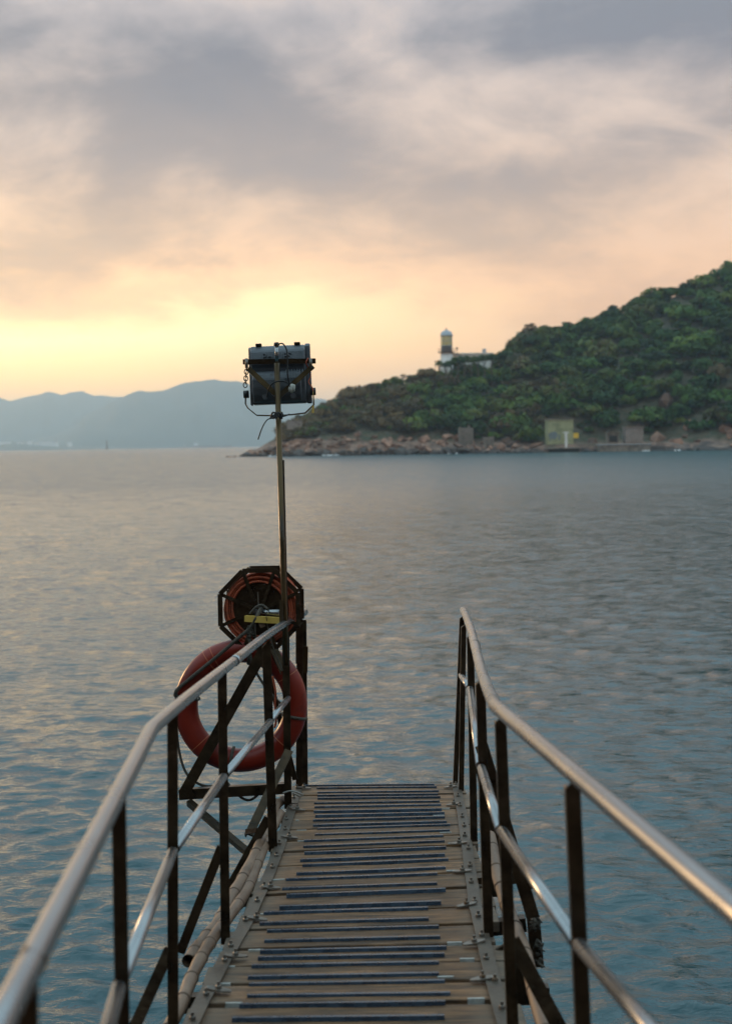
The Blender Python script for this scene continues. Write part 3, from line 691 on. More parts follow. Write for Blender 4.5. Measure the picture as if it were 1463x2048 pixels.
lathe(MB(), lb, [(2.45, zl1 - .02), (2.5, zl1 + .15), (2.3, zl1 + .45)] + [(2.3 * math.cos(a), zl1 + .4 + (zd - zl1 - .4) * math.sin(a)) for a in (.2, .45, .7, .95, 1.2, 1.4)] + [(.25, zd + .05)]).build('dome', M['dome'], lh)
lathe(MB(), lb, [(.3, zd - .1), (.35, zd + .3), (.12, zd + .5), (.08, zd + 1.0)], 10).build('finial', M['iron'], lh)
ant = MB()
q = lb + Vector((3.9, -.5, T1 - .6)); ant.tube([q, q + Vector((0, 0, 3.0))], .12, 6); ant.bar(q + Vector((-.5, 0, 2.2)), q + Vector((.5, 0, 2.2)), .25, .5); ant.bar(q + Vector((-1.6, .3, 0)), q + Vector((.9, 0, 0)), .5, .25)
ant.build('side_bracket', M['iron'], lh)
# keepers' quarters
kb = LH(942, 728, 4)
kq = thing('keepers_quarters', kb, 'long low white flat-roofed building beside the lighthouse', 'building')
zk = LH(942, 706, 4).z - kb.z
kx0, kx1 = LH(906, 728, 4), LH(982, 728, 4); wk = (kx1 - kx0).length
boxat(MB(), Vector(((kx0.x + kx1.x) / 2, kb.y, kb.z - 3)), wk, 6, zk + 2.4).build('wall', M['whitewash'], kq)
boxat(MB(), Vector(((kx0.x + kx1.x) / 2, kb.y - .1, kb.z + zk - .6)), wk + .8, 6.8, .45).build('roof_slab', M['whitewash'], kq)
ck = LH(968, 706, 2); boxat(MB(), Vector((ck.x, kb.y - 1, kb.z + zk - .16)), 1.4, 1.4, 1.6).build('chimney', M['dome'], kq)
for px in (920, 934, 948, 962):
    q = LH(px, 718, 1); m_ = MB(); boxat(m_, Vector((q.x, kb.y - 3.0, kb.z + zk - 3.0)), 1.3, .25, 1.7); w_ = m_.build('window', M['opening'], kq)
    m_ = MB(); boxat(m_, Vector((q.x, kb.y - 3.1, kb.z + zk - 3.2)), 1.6, .4, .16); m_.build('sill', M['whitewash'], w_)
ft = MB()                                      # mast and fence at the left of the tower
for px in (870, 877, 884):
    q = LH(px, 726); ft.tube([q - Vector((0, 0, 2.5)), q + Vector((0, 0, .9))], .12, 6)
ft.bar(LH(868, 722), LH(886, 722), .1, .15); fo_ = ft.build('fence', M['iron']); tag(fo_, 'short dark railing at the foot of the lighthouse, left side', 'fence')

# bushes that hide the foot of the quarters and of the tower
for i, (px, yt, R0) in enumerate(((880, 723, 2.3), (892, 725, 2.2), (904, 720, 2.5), (917, 713, 2.8), (930, 711, 3.0), (944, 713, 2.7), (957, 710, 2.9), (970, 708, 2.7), (984, 705, 3.0))):
    p = LH(px, yt, -10); tz = terr(px, .74); lift = max(p.z - R0 * .75 - tz.z + .4, .6)
    tree(px, .74, R0, lift, 'olive' if i in (0, 5) else 'green', ORD[i] + ' bush from the left in front of the lighthouse and its white building', 'bushes in front of the lighthouse', i)

# shore buildings
def shore(px, py, d): return at_dist(px, py, d)
D1 = 484.0
m1 = D1 / FPX
def block(name, x0, x1, ytop, ybot, dep, mt, label, cat, d=D1, sink=2.0):
    a, b_ = shore(x0, ybot, d), shore(x1, ybot, d); c = (a + b_) / 2; wdt = (b_ - a).length; hgt = (ybot - ytop) * d / FPX
    o = thing(name, (c.x, c.y, c.z), label, cat)
    m_ = MB(); boxat(m_, Vector((c.x, c.y + dep / 2, c.z - sink)), wdt, dep, hgt + sink); m_.build('wall', mt, o)
    return o, c, wdt, hgt
o, c, wd, hg = block('storehouse', 1094, 1146, 840, 886, 7, M['ochre'], 'blocky ochre green storehouse with a dark mural, beside the small jetty', 'building')
m_ = MB(); boxat(m_, Vector((c.x, c.y + 3.4, c.z + hg)), wd + .5, 7.5, .35); m_.build('roof_slab', M['concrete'], o)
m_ = MB(); mc = Vector((c.x - wd * .29, c.y - .03, c.z + 2.6))
pts = [mc + Vector((math.cos(a) * 1.55 * (1 + .08 * math.sin(3 * a)), 0, math.sin(a) * 1.25 + (.15 * math.sin(2 * a)))) for a in [2 * math.pi * k / 22 for k in range(22)]]
m_.add(pts + [p + Vector((0, .04, 0)) for p in pts], [tuple(range(22))] + [(i, (i + 1) % 22, (i + 1) % 22 + 22, i + 22) for i in range(22)]); m_.build('mural', M['mural'], o)
m_ = MB(); boxat(m_, Vector((c.x - wd * .05, c.y - .06, c.z + .9)), .5, .1, 1.9); m_.build('painted_patch', M['mural'], o)
m_ = MB(); boxat(m_, Vector((c.x - wd * .4, c.y - .06, c.z + .7)), .35, .1, 1.2); m_.build('painted_patch', M['mural'], o)
o, c, wd, hg = block('brick_hut', 1250, 1286, 855, 884, 6, M['brickwall'], 'brown flat-roofed block hut standing above the quay, right of the low shelter', 'building')
m_ = MB(); boxat(m_, Vector((c.x, c.y + 2.9, c.z + hg)), wd + .5, 6.6, .3); m_.build('roof_slab', M['concrete'], o)
m_ = MB(); boxat(m_, Vector((c.x - wd * .05, c.y - .1, c.z + .3)), 1.1, .25, 2.0); m_.build('door', M['brickwall'], o)
m_ = MB(); boxat(m_, Vector((c.x + wd * .28, c.y + 2, c.z + hg + .28)), .5, .5, .9); m_.build('vent_pipe', M['iron'], o)
o, c, wd, hg = block('concrete_shelter', 1214, 1237, 866, 884, 4, M['concrete'], 'low concrete shelter with a dark opening, left of the brown hut', 'building')
m_ = MB(); boxat(m_, Vector((c.x, c.y - .12, c.z + .1)), wd * .66, .3, hg * .68); m_.build('doorway', M['opening'], o)
m_ = MB(); boxat(m_, Vector((c.x, c.y + 1.7, c.z + hg)), wd + .5, 4.8, .3); m_.build('roof_slab', M['concrete'], o)
# ruined pillars
for x0, x1, yt, lab in ((917, 946, 848, 'broad ruined stone wall with vertical ribs on the shore below the lighthouse'), (966, 987, 866, 'smaller ruined stone wall on the shore right of the ribbed ruin')):
    o, c, wd, hg = block('ruined_wall', x0, x1, yt + 8, 893, 3, M['brickwall'], lab, 'ruin', 484)
    nrib = 5 if x1 - x0 > 25 else 3
    for k in range(nrib):
        hh = hg * random.uniform(.72, 1.22)
        m_ = MB(); boxat(m_, Vector((c.x - wd / 2 + (k + .5) * wd / nrib, c.y - .35, c.z - 2)), wd / nrib * .55, .9, hh + 2); m_.build('rib', M['concrete'], o)
# old wall at the point
o, c, wd, hg = block('old_wall', 574, 604, 842, 856, 2.0, M['brickwall'], 'old brown masonry wall end above the rocky point, right of the lamp pole', 'wall', 497, 4)
m_ = MB(); boxat(m_, Vector((c.x, c.y + 1, c.z + hg)), wd + .5, 2.4, .25); m_.build('coping', M['concrete'], o)
o, c, wd, hg = block('old_wall', 708, 764, 824, 850, 2.5, M['brickwall'], 'overgrown brown retaining wall halfway up the scrub slope below the lighthouse', 'wall', 502, 3)
m_ = MB(); boxat(m_, Vector((c.x, c.y + 1.2, c.z + hg)), wd + .4, 2.9, .25); m_.build('coping', M['concrete'], o)
# yellow sign
a = shore(1150, 871, 485); o = thing('warning_sign', a - Vector((0, 0, 2.2)), 'small yellow rectangular sign on posts beside the ochre storehouse', 'sign')
m_ = MB(); boxat(m_, a - Vector((0, 0, .85)), 2.0, .12, 1.7); m_.build('board', M['signyel'], o)
for s_ in (-.7, .7): m_ = MB(); m_.tube([a + Vector((s_, .12, -2.6)), a + Vector((s_, .12, .6))], .07, 6); m_.build('post', M['iron'], o)
# jetty, T-post, quay
ja, jb = shore(1092, 897, 472), shore(1162, 897, 472); jc = (ja + jb) / 2; jw = (jb - ja).length
o = thing('small_jetty', Vector((jc.x, jc.y, 0)), 'small dark jetty on piles in front of the ochre storehouse', 'jetty')
m_ = MB(); boxat(m_, Vector((jc.x, jc.y + 3, 1.15)), jw, 7, .4); m_.build('deck', M['concrete'], o)
for k in range(6):
    m_ = MB(); m_.tube([Vector((jc.x - jw / 2 + .5 + k * (jw - 1) / 5, jc.y + .4, -2)), Vector((jc.x - jw / 2 + .5 + k * (jw - 1) / 5, jc.y + .4, 1.2))], .32, 8); m_.build('pile', M['iron'], o)
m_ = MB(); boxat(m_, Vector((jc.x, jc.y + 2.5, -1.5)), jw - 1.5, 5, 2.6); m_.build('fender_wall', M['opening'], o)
a = Vector((shore(1127, 890, 478).x, jc.y + 1, 1.55))
zt = shore(1127, 866, 478).z - 1.55
o = thing('navigation_post', a, 'white T-shaped post standing on the small jetty', 'post')
m_ = MB(); boxat(m_, a, .8, .5, zt); m_.build('column', M['whitewash'], o)
m_ = MB(); boxat(m_, a + Vector((-.15, -.05, zt)), 1.9, .6, .35); m_.build('crosshead', M['whitewash'], o)
qa, qb = shore(1196, 893, 474), shore(1300, 893, 474); qc = (qa + qb) / 2; qw = (qb - qa).length
o = thing('quay_wall', Vector((qc.x, qc.y, 0)), 'long low grey quay wall below the brown hut', 'wall')
m_ = MB(); boxat(m_, Vector((qc.x, qc.y + 3, -1)), qw, 8, 3.1); m_.build('wall', M['concrete'], o)
m_ = MB(); boxat(m_, Vector((qc.x, qc.y + 2.8, 2.1)), qw + .4, 8.2, .3); m_.build('coping', M['roofgrey'], o)

# ================================================================== far shore: houses, beacon, ships
fg = 'white houses on the far shore'
for i, (x, y_, w_, h_) in enumerate(((3, 889, 30, 12), (16, 888, 24, 9), (42, 890, 26, 12), (60, 888, 22, 11), (74, 889, 20, 9), (88, 890, 30, 14), (100, 888, 24, 11), (112, 889, 20, 12), (140, 890, 16, 13))):
    p = at_dist(x, y_, 6060); p.z = max(p.z, 2)
    o = thing('far_house', p, 'tiny pale house on the far shore at the left, ' + ORD[i] + ' from the left edge', 'house', fg)
    m_ = MB(); boxat(m_, Vector((p.x, p.y, p.z - 12)), w_, 14, h_ + 12); m_.build('wall', M['whitewash'], o)
    m_ = MB(); boxat(m_, Vector((p.x, p.y, h_ + p.z)), w_ + 1.5, 16, 1.5); m_.build('roof', M['roofgrey'], o)
bq = at_dist(214, 893, 3300); bq.z = -.5
o = thing('channel_beacon', bq, 'thin dark channel beacon standing in the water before the far hills', 'beacon')
m_ = MB(); lathe(m_, bq, [(4.0, -2), (3.6, 1.5), (3.6, 3)], 12); m_.build('base', M['concrete'], o)
m_ = MB(); lathe(m_, bq, [(1.6, 3), (1.0, 17)], 10); m_.build('tower', M['iron'], o)
m_ = MB(); lathe(m_, bq, [(2.0, 17), (2.0, 18), (.9, 18.2), (.7, 21), (.1, 22)], 10); m_.build('lantern', M['iron'], o)
def ship(x0, x1, d, hh, label, sup):
    a, b_ = at_dist(x0, 893, d), at_dist(x1, 893, d); a.z = b_.z = -1; L_ = (b_ - a).length; c = (a + b_) / 2; u = (b_ - a).normalized(); w = Vector((-u.y, u.x, 0))
    o = thing('ship', Vector((c.x, c.y, 0)), label, 'ship')
    st = [(-.5, .75, hh * 1.15), (-.46, .9, hh), (-.2, 1, hh * .95), (.25, 1, hh * .95), (.42, .8, hh * 1.15), (.5, .08, hh * 1.5)]
    vs, B = [], L_ * .075
    for s_, bw, h_ in st:
        for sd_, z in ((-1, -3), (1, -3), (1, h_), (-1, h_)):
            vs.append(c + u * (s_ * L_) + w * (sd_ * B * bw * (.75 if z < 0 else 1)) + Vector((0, 0, z)))
    fs = [(3, 2, 1, 0), (20, 21, 22, 23)] + [(i * 4 + k, i * 4 + (k + 1) % 4, i * 4 + 4 + (k + 1) % 4, i * 4 + 4 + k) for i in range(5) for k in range(4)]
    m_ = MB(); m_.add(vs, fs); m_.build('hull', M['ship'], o)
    m_ = MB(); q = c + u * (L_ * sup); boxat(m_, Vector((q.x, q.y, hh * .9)), L_ * .1, B * 1.5, hh * 2.0, math.atan2(u.y, u.x)); m_.build('superstructure', M['whitewash'], o)
    m_ = MB(); m_.tube([Vector((q.x, q.y, hh * 2.8)), Vector((q.x, q.y, hh * 4))], L_ * .008, 6); m_.build('mast', M['ship'], o)
ship(384, 462, 5200, 5.0, 'long low cargo ship in the haze behind the floodlight pole', -.4)
ship(364, 378, 4600, 2.6, 'tiny boat in the haze left of the cargo ship', -.1)

# ================================================================== the gangway
Zs = [8.64, 8.34, 8.14, 7.91, 7.67, 7.44, 7.18, 6.96, 6.67, 6.41, 6.15, 5.85, 5.60, 5.34, 5.13, 4.92, 4.71, 4.46]
while Zs[-1] > -2.4: Zs.append(Zs[-1] - .245)
def lerpx(Z, xs, ys):                         # tables given with falling Z
    return float(np.interp(Z, xs[::-1], ys[::-1]))
def XL(Z): return lerpx(Z, [9, 8.56, 6.73, 5.76, 5.27, 4.54, 4.2, 0, -2], [-.402, -.405, -.430, -.470, -.505, -.548, -.552, -.34, -.24])
def XR(Z): return lerpx(Z, [9, 8.65, 7.7, 6.69, 5.9, 5.3, 4.54, 4.2, 0, -2], [.556, .545, .518, .480, .448, .437, .433, .435, .69, .81])
def slope(Z): return lerpx(Z, [9, 8.6, 8.1, 7.5, 7.0, 6.4, 6.0, 5.8, 5.3, 4.8, 4.4, 0], [.010, .010, .013, .028, .040, .040, .037, .031, .023, .015, .011, .010])
def Ydeck(Z, X=None):
    yc = -(26 * Z + 4494) / FPX
    if X is None: return yc
    return yc + slope(Z) * (X - (XL(Z) + XR(Z)) / 2)
def Dk(X, Z, up=0.0): return CS(X, Ydeck(Z, X) + up, Z)
def ypx_to_Z(y_): return 4494 / (y_ - 1050)
gw = thing('gangway', Dk(.07, 8.5), 'weathered plank gangway with steel tube railings sloping down over the water', 'gangway')
PLK = []
for i in range(len(Zs) - 1):
    z1, z0 = Zs[i], Zs[i + 1]; gap = random.choice((.018, .024, .034)) if i else 0
    far_, near_ = z1 - gap, z0 + .003; zm = (far_ + near_) / 2
    xl, xr = XL(zm) - random.uniform(.028, .05), XR(zm) + random.uniform(.045, .085)
    th, lift = .042, random.uniform(-.004, .004); nseg = 6; vs = []
    O = Dk((xl + xr) / 2, zm)
    # local frame: X along the plank
    for k in range(nseg + 1):
        X = xl + (xr - xl) * k / nseg; j1, j0 = random.uniform(-.003, .003), random.uniform(-.003, .003)
        sag = random.uniform(-.0012, .0012)
        vs += [Dk(X, near_ + j0, lift - th), Dk(X, near_ + j0, lift + sag), Dk(X, far_ + j1, lift + sag), Dk(X, far_ + j1, lift - th)]
    fs = [(0, 1, 2, 3), tuple(nseg * 4 + k for k in (3, 2, 1, 0))] + [(k * 4 + q, k * 4 + 4 + q, k * 4 + 4 + (q + 1) % 4, k * 4 + (q + 1) % 4) for k in range(nseg) for q in range(4)]
    m_ = MB(); m_.add(vs, fs); pl = m_.build('plank', M['wood'], gw, bevel=.0025)
    PLK.append((z1, z0, pl))
def plank_at(Z):
    for z1, z0, p in PLK:
        if z0 <= Z <= z1: return p
    return PLK[0][2] if Z > 1 else PLK[-1][2]
# blue grip strips measured across the deck (left px, left y, right px, right y)
ST4 = [(310, 128, 1105, 120), (315, 155, 1120, 152), (315, 177, 1115, 168), (315, 197, 1130, 187), (292, 232, 1125, 214), (295, 258, 1135, 238), (290, 288, 1140, 265),
       (300, 319, 1158, 289), (285, 350, 1160, 316), (285, 386, 1172, 345), (315, 410, 1195, 370), (297, 447, 1192, 407), (225, 488, 1150, 442), (220, 526, 1158, 478), (228, 566, 1168, 522),
       (200, 612, 1160, 570), (215, 647, 1183, 606), (175, 702, 1165, 660), (105, 738, 1110, 700), (80, 802, 1108, 760), (110, 846, 1165, 805)]
ST5 = [(485, 85, 1200, 58), (415, 105, 1142, 88), (398, 153, 1145, 135), (430, 187, 1190, 172), (418, 235, 1196, 215), (400, 280, 1224, 262), (390, 312, 1215, 291),
       (362, 348, 1190, 326), (345, 400, 1190, 376), (350, 432, 1216, 410), (342, 482, 1240, 465), (308, 520, 1218, 508), (275, 580, 1215, 570)]
strips = [(540 + a / 3.325, 1540 + b / 3.325, 540 + c / 3.325, 1540 + d / 3.325) for a, b, c, d in ST4] + \
         [(340 + a / 2.2167, 1780 + b / 2.2167, 340 + c / 2.2167, 1780 + d / 2.2167) for a, b, c, d in ST5]
def clear_of_gap(Z):
    for z in Zs:
        if abs(Z - z) < .026: return z + (.026 if Z > z else -.026)
    return Z
def grip(X0, X1, Z):
    Z = clear_of_gap(Z); m_ = MB(); w, h = .024, .013; sk = random.uniform(-.004, .004)
    m_.hexa([Dk(X0, Z - w / 2, -.006), Dk(X1, Z - w / 2 + sk, -.006), Dk(X1, Z + w / 2 + sk, -.006), Dk(X0, Z + w / 2, -.006)],
            [Dk(X0, Z - w / 2 + .004, h), Dk(X1, Z - w / 2 + .004 + sk, h), Dk(X1, Z + w / 2 - .004 + sk, h), Dk(X0, Z + w / 2 - .004, h)])
    m_.build('grip_strip', M['blue'], plank_at(Z))
for xa, ya, xb, yb in strips:
    Z = ypx_to_Z((ya + yb) / 2); grip((xa - CX) / FPX * Z, (xb - CX) / FPX * Z, Z)
grip((600 - CX) / FPX * 8.6, (868 - CX) / FPX * 8.6, 8.605)
z = 4.36
while z > .3:
    grip(XL(z) + .09 + random.uniform(0, .06), XR(z) - .12 + random.uniform(-.05, .05), z); z -= .125
# short white battens let into the joints
WB = [(1160, 258, 65), (1120, 308, 75), (1165, 427, 75), (1220, 502, 75), (1225, 685, 110), (220, 473, 75), (210, 404, 65), (180, 340, 20), (55, 727, 85)]
WB5 = [(430, 103, 60), (380, 267, 65), (260, 342, 55), (235, 420, 65), (283, 508, 75), (1260, 244, 65), (1315, 316, 65), (1220, 394, 70), (1355, 490, 75)]
for x, y_, w in [(540 + a / 3.325, 1540 + b / 3.325, c / 3.325) for a, b, c in WB] + [(340 + a / 2.2167, 1780 + b / 2.2167, c / 2.2167) for a, b, c in WB5]:
    sl = .03 if y_ < 1800 else .015
    yc = y_ + sl * (x - 750) * .8; Z = ypx_to_Z(yc); X = (x - CX) / FPX * Z; hw = w / FPX * Z / 2
    m_ = MB(); m_.hexa([Dk(X - hw, Z - .007, -.012), Dk(X + hw, Z - .007, -.012), Dk(X + hw, Z + .007, -.012), Dk(X - hw, Z + .007, -.012)],
                       [Dk(X - hw, Z - .006, .0065), Dk(X + hw, Z - .006, .0065), Dk(X + hw, Z + .006, .0065), Dk(X - hw, Z + .006, .0065)])
    m_.build('white_batten', M['white'], plank_at(Z))
# steel side plates in lengths, bolted down
BOLT = MB()
for k in range(6): pass
def hexbolt():
    m_ = MB(); lathe(m_, (0, 0, 0), [(.011, 0), (.011, .010), (.009, .0125)], 6); lathe(m_, (0, 0, 0), [(.0055, .0125), (.0055, .024)], 8)
    me = bpy.data.meshes.new('bolt'); me.from_pydata([tuple(v) for v in m_.v], [], m_.f); me.materials.append(M['bolt']); me.update(); return me
def washer():
    m_ = MB(); n = 20; pr = [(math.cos(2 * math.pi * k / n) * .046, math.sin(2 * math.pi * k / n) * .019) for k in range(n)]
    m_.add([(x, y, 0) for x, y in pr] + [(x * .96, y * .96, .005) for x, y in pr], [tuple(range(n))[::-1], tuple(range(n, 2 * n))] + [(i, (i + 1) % n, (i + 1) % n + n, i + n) for i in range(n)])
    me = bpy.data.meshes.new('washer'); me.from_pydata([tuple(v) for v in m_.v], [], m_.f); me.materials.append(M['bolt']); me.update(); return me
HB, WS = hexbolt(), washer()
PW = .026
def plate(fx, za, zb, up):
    n = 14; m_ = MB(); vs = []
    for k in range(n + 1):
        Z = za + (zb - za) * k / n; X = fx(Z) ; w = .0015 * math.sin(k * 1.7)
        vs += [Dk(X - PW + w, Z, up), Dk(X + PW + w, Z, up), Dk(X + PW + w, Z, up + .006), Dk(X - PW + w, Z, up + .006)]
    fs = [(3, 2, 1, 0), (n * 4, n * 4 + 1, n * 4 + 2, n * 4 + 3)] + [(k * 4 + q, k * 4 + (q + 1) % 4, k * 4 + 4 + (q + 1) % 4, k * 4 + 4 + q) for k in range(n) for q in range(4)]
    m_.add(vs, fs); return m_.build('side_plate', M['plate'], gw)
plates = [(plate(XL, 8.61, 8.05, .006), XL, 8.61, 8.05), (plate(XL, 8.03, 5.20, .006), XL, 8.03, 5.20), (plate(XL, 5.24, 1.6, .013), XL, 5.24, 1.6),
          (plate(XR, 8.66, 5.70, .006), XR, 8.66, 5.70), (plate(XR, 5.74, 1.6, .013), XR, 5.74, 1.6)]
rotd = (FWD.to_track_quat('Y', 'Z')).to_euler()
for pl, fx, za, zb in plates:
    z = za - .12; up = .0125 if zb > 5 else .0195
    side = -1 if fx is XL else 1
    while z > zb + .05:
        link('bolt', HB, Dk(fx(z) + random.uniform(-.008, .008), z, up - .001), pl, rotd)
        z -= random.uniform(.22, .38)
clamps = [(XL, y_) for y_ in (1579, 1621, 1674, 1774, 1838, 1918, 1987)] + [(XR, y_) for y_ in (1580, 1616, 1699, 1756, 1823, 1901, 1973)]
for fx, y_ in clamps:
    Z = ypx_to_Z(y_); s_ = 1 if fx is XL else -1; X = fx(Z) + s_ * .036
    pl = [p for p, f, za, zb in plates if f is fx and zb - .05 <= Z <= za + .05][0]
    ws = link('washer', WS, Dk(X, Z, .019 if Z < 5.7 else .0135), pl, (rotd[0] + .02, rotd[1] + s_ * .12, rotd[2] + random.uniform(-.3, .3)))
    link('bolt', HB, Dk(X, Z, .0235 if Z < 5.7 else .018), pl, rotd)
# beams below
for fx, s_ in ((XL, 1), (XR, -1)):
    m_ = MB(); vs = []; n = 16
    for k in range(n + 1):
        Z = 8.58 - (8.58 + 2.4) * k / n; X = fx(Z) + s_ * .02
        vs += [Dk(X - .03, Z, -.20), Dk(X + .03, Z, -.20), Dk(X + .03, Z, -.047), Dk(X - .03, Z, -.047)]
    fs = [(3, 2, 1, 0), (n * 4, n * 4 + 1, n * 4 + 2, n * 4 + 3)] + [(k * 4 + q, k * 4 + (q + 1) % 4, k * 4 + 4 + (q + 1) % 4, k * 4 + 4 + q) for k in range(n) for q in range(4)]
    m_.add(vs, fs); m_.build('stringer', M['steel'], gw)
PL_Z = [(8.52, .0), (8.0, .0), (7.02, .0), (5.48, .0), (4.4, 0), (3.1, 0), (2.05, 0)]
for Z, e in ((8.2, .0), (7.0, .12), (5.45, .16), (4.35, .16), (3.1, .12), (1.8, .12)):
    m_ = MB(); m_.bar(Dk(XL(Z) - .10 - e, Z, -.235), Dk(XR(Z) + .10 + e, Z, -.235), .05, .065); m_.build('cross_beam', M['steel'], gw)
for Z in (8.2, 4.35):
    for fx, s_ in ((XL, 1), (XR, -1)):
        a = Dk(fx(Z) + s_ * .08, Z, -.2); m_ = MB(); m_.tube([a, Vector((a.x, a.y, -2.5))], .07, 12); m_.build('pile', M['steel'], gw)
    m_ = MB(); 

# ---- railing posts (angle iron): base px, top px, depth
def post(bx, by, tx, ty, Z, w=.036, flip=1, cut=0.9, zt=None):
    m_ = MB(); m_.angle(P(bx, by, Z), P(tx, ty, zt or Z), w, .005, RGT, FWD, 1, cut); m_.build('post', M['steel'], gw, bevel=.0025)
def ext(by, Z): return by
post(598, 1574, 600, 1243, 8.55, .04, 1)
post(576, 1618, 571, 1262, 8.0, .042, 1)
post(546, 1704, 532, 1278, 7.02, .044, 1)
post(451, 1890, 444, 1345, 5.48, .036, 1)
post(346, 2110, 345, 1418, 4.4, .034, 1)
post(252, 2480, 237, 1594, 3.155, .033, 1)
post(75, 3280, 52, 1950, 2.01, .033, 1)
post(910, 1572, 924, 1228, 8.62, .03, -1)
post(922, 1582, 927, 1246, 8.40, .03, -1, .9)
post(948, 1704, 940, 1262, 7.0, .034, -1)
post(978, 1900, 960, 1352, 5.4, .036, -1)
post(1028, 2120, 1000, 1424, 4.25, .034, -1)
post(1186, 2490, 1144, 1548, 3.2, .034, -1)
# weathered doubled end post by the lifebuoy
m_ = MB(); m_.angle(P(607, 1575, 8.72), P(604, 1240, 8.72), .05, .006, RGT, FWD, -1); m_.build('post', M['steel'], gw)
m_ = MB(); m_.bar(P(609, 1345, 8.70), P(610, 1292, 8.70), .035, .05, FWD); m_.bar(P(595, 1327, 8.66), P(595, 1258, 8.66), .022, .03, FWD); m_.build('clamp_bar', M['pole'], gw)
m_ = MB(); m_.angle(P(578, 1330, 8.45), P(600, 1446, 8.45), .045, .006, RGT, FWD); m_.build('brace', M['steel'], gw)

# ---- tube rails
def rail(name, pts, r, mt='galv', k=0, nn=18):
    q = [P(*p) for p in pts]; q = curve(q, k) if k else q
    m_ = MB(); m_.tube(q, r, nn); return m_.build(name, M[mt], gw)
def smooth_run(q, n=48, it=40):
    """even spacing along the run, then relaxed so the tube has no lumps"""
    c = curve(q, 10); d = [0]
    for a_, b_ in zip(c[:-1], c[1:]): d.append(d[-1] + (b_ - a_).length)
    out = []; j = 0
    for k in range(n):
        t = d[-1] * k / (n - 1)
        while j < len(d) - 2 and d[j + 1] < t: j += 1
        out.append(c[j].lerp(c[j + 1], (t - d[j]) / max(d[j + 1] - d[j], 1e-6)))
    for _ in range(it): out = [out[0]] + [(out[i - 1] + out[i] * 2 + out[i + 1]) / 4 for i in range(1, n - 1)] + [out[-1]]
    return out
def kinked(far_, near_, r):
    c = smooth_run([P(*p) for p in far_])[:-1] + [P(*near_[0]), P(*near_[1])]
    e_ = c[-1] + (c[-1] - c[-2]) * .55; c.append(e_)
    m_ = MB(); m_.tube(c, r, 20); return m_.build('handrail', M['galv'], gw)
lh_rail = kinked([(607, 1225, 8.66), (565, 1249, 7.95), (524, 1277, 6.9), (473, 1319, 5.95), (401, 1374, 5.0), (345, 1419, 4.4), (304, 1457, 3.97)], [(304, 1457, 3.97), (27, 1995, 1.92)], .0205)
rh_rail = kinked([(926, 1220, 8.66), (931.5, 1232, 8.1), (940, 1254, 7.3), (950.5, 1296, 6.5), (964, 1350, 5.6), (980, 1388.5, 4.7), (991, 1413, 4.2)], [(991, 1413, 4.2), (1463, 1816, 2.13)], .0213)
# couplings and wrapped ends
def sleeve(pts, r, mt, parent): m_ = MB(); m_.tube([P(*p) for p in pts], r, 18); m_.build('sleeve', M[mt], parent)
sleeve([(608, 1224, 8.7), (591, 1235.5, 8.39)], .0245, 'galv', lh_rail)
sleeve([(592, 1235, 8.4), (590, 1236.5, 8.36)], .0275, 'rubber', lh_rail)
sleeve([(475, 1317, 5.98), (468, 1323, 5.86)], .0222, 'galv', lh_rail)
sleeve([(70, 1911, 2.097), (60, 1931, 2.05)], .0222, 'plate', lh_rail)
sleeve([(1330, 1702, 2.51), (1342, 1712.5, 2.47)], .0226, 'bamboo', rh_rail)
sleeve([(949.6, 1289, 6.62), (951, 1300, 6.5)], .024, 'plate', rh_rail)
def mrail(*pts): rail('mid_rail', pts, .0165, nn=14)
mrail((576, 1397, 7.98), (541, 1441, 7.04)); mrail((540, 1443, 7.01), (450, 1550, 5.5)); mrail((447, 1554, 5.46), (349, 1698, 4.42)); mrail((346, 1703, 4.38), (240, 1966, 3.17))
mrail((238, 1974, 3.13), (165, 2240, 2.3)); mrail((601, 1438, 8.6), (591, 1455, 8.3))
mrail((921, 1351, 8.58), (938, 1375, 7.02)); mrail((939, 1378, 6.97), (959, 1531, 5.42)); mrail((962, 1536, 5.37), (1000, 1660, 4.28)); mrail((1003, 1662, 4.22), (1152, 1886, 3.22))
mrail((1157, 1890, 3.17), (1292, 2050, 2.62), (1500, 2300, 2.12))
# ---- outboard struts
def strut(a, b, w=.038, parent=gw, mt='steel', name='strut', flip=1):
    m_ = MB(); m_.angle(P(*a), P(*b), w, .006, RGT, FWD, flip); return m_.build(name, M[mt], parent)
strut((536, 1636, 7.04), (455, 1782, 7.0), .042); strut((443, 1694, 5.5), (360, 1906, 5.45), .036); strut((340, 1898, 4.42), (262, 2070, 4.35), .036)
strut((235, 2290, 3.12), (120, 2560, 3.05), .036)
strut((962, 1490, 5.44), (1066, 1838, 5.4), .05, flip=-1); strut((1066, 1838, 5.4), (1074, 1935, 5.38), .05, flip=-1); strut((1024, 1880, 4.28), (1150, 2115, 4.2), .045, flip=-1); strut((946, 1470, 7.03), (1000, 1720, 7.0), .05, flip=-1)
m_ = MB(); m_.bar(P(955, 1764, 6.2), P(1060, 1748, 6.2), .05, .05); m_.build('outrigger', M['steel'], gw)
m_ = MB(); m_.bar(P(1060, 1745, 6.2), P(1064, 1776, 6.2), .04, .03, FWD); m_.build('outrigger_foot', M['steel'], gw)
m_ = MB(); m_.bar(P(960, 1858, 5.7), P(1050, 1846, 5.7), .05, .055); m_.build('outrigger', M['steel'], gw)
m_ = MB(); pts = [P(x, y_, 5.25) for x, y_ in ((984, 1905), (1030, 1876), (1072, 1936), (1040, 2010), (1030, 2090), (998, 2090))]
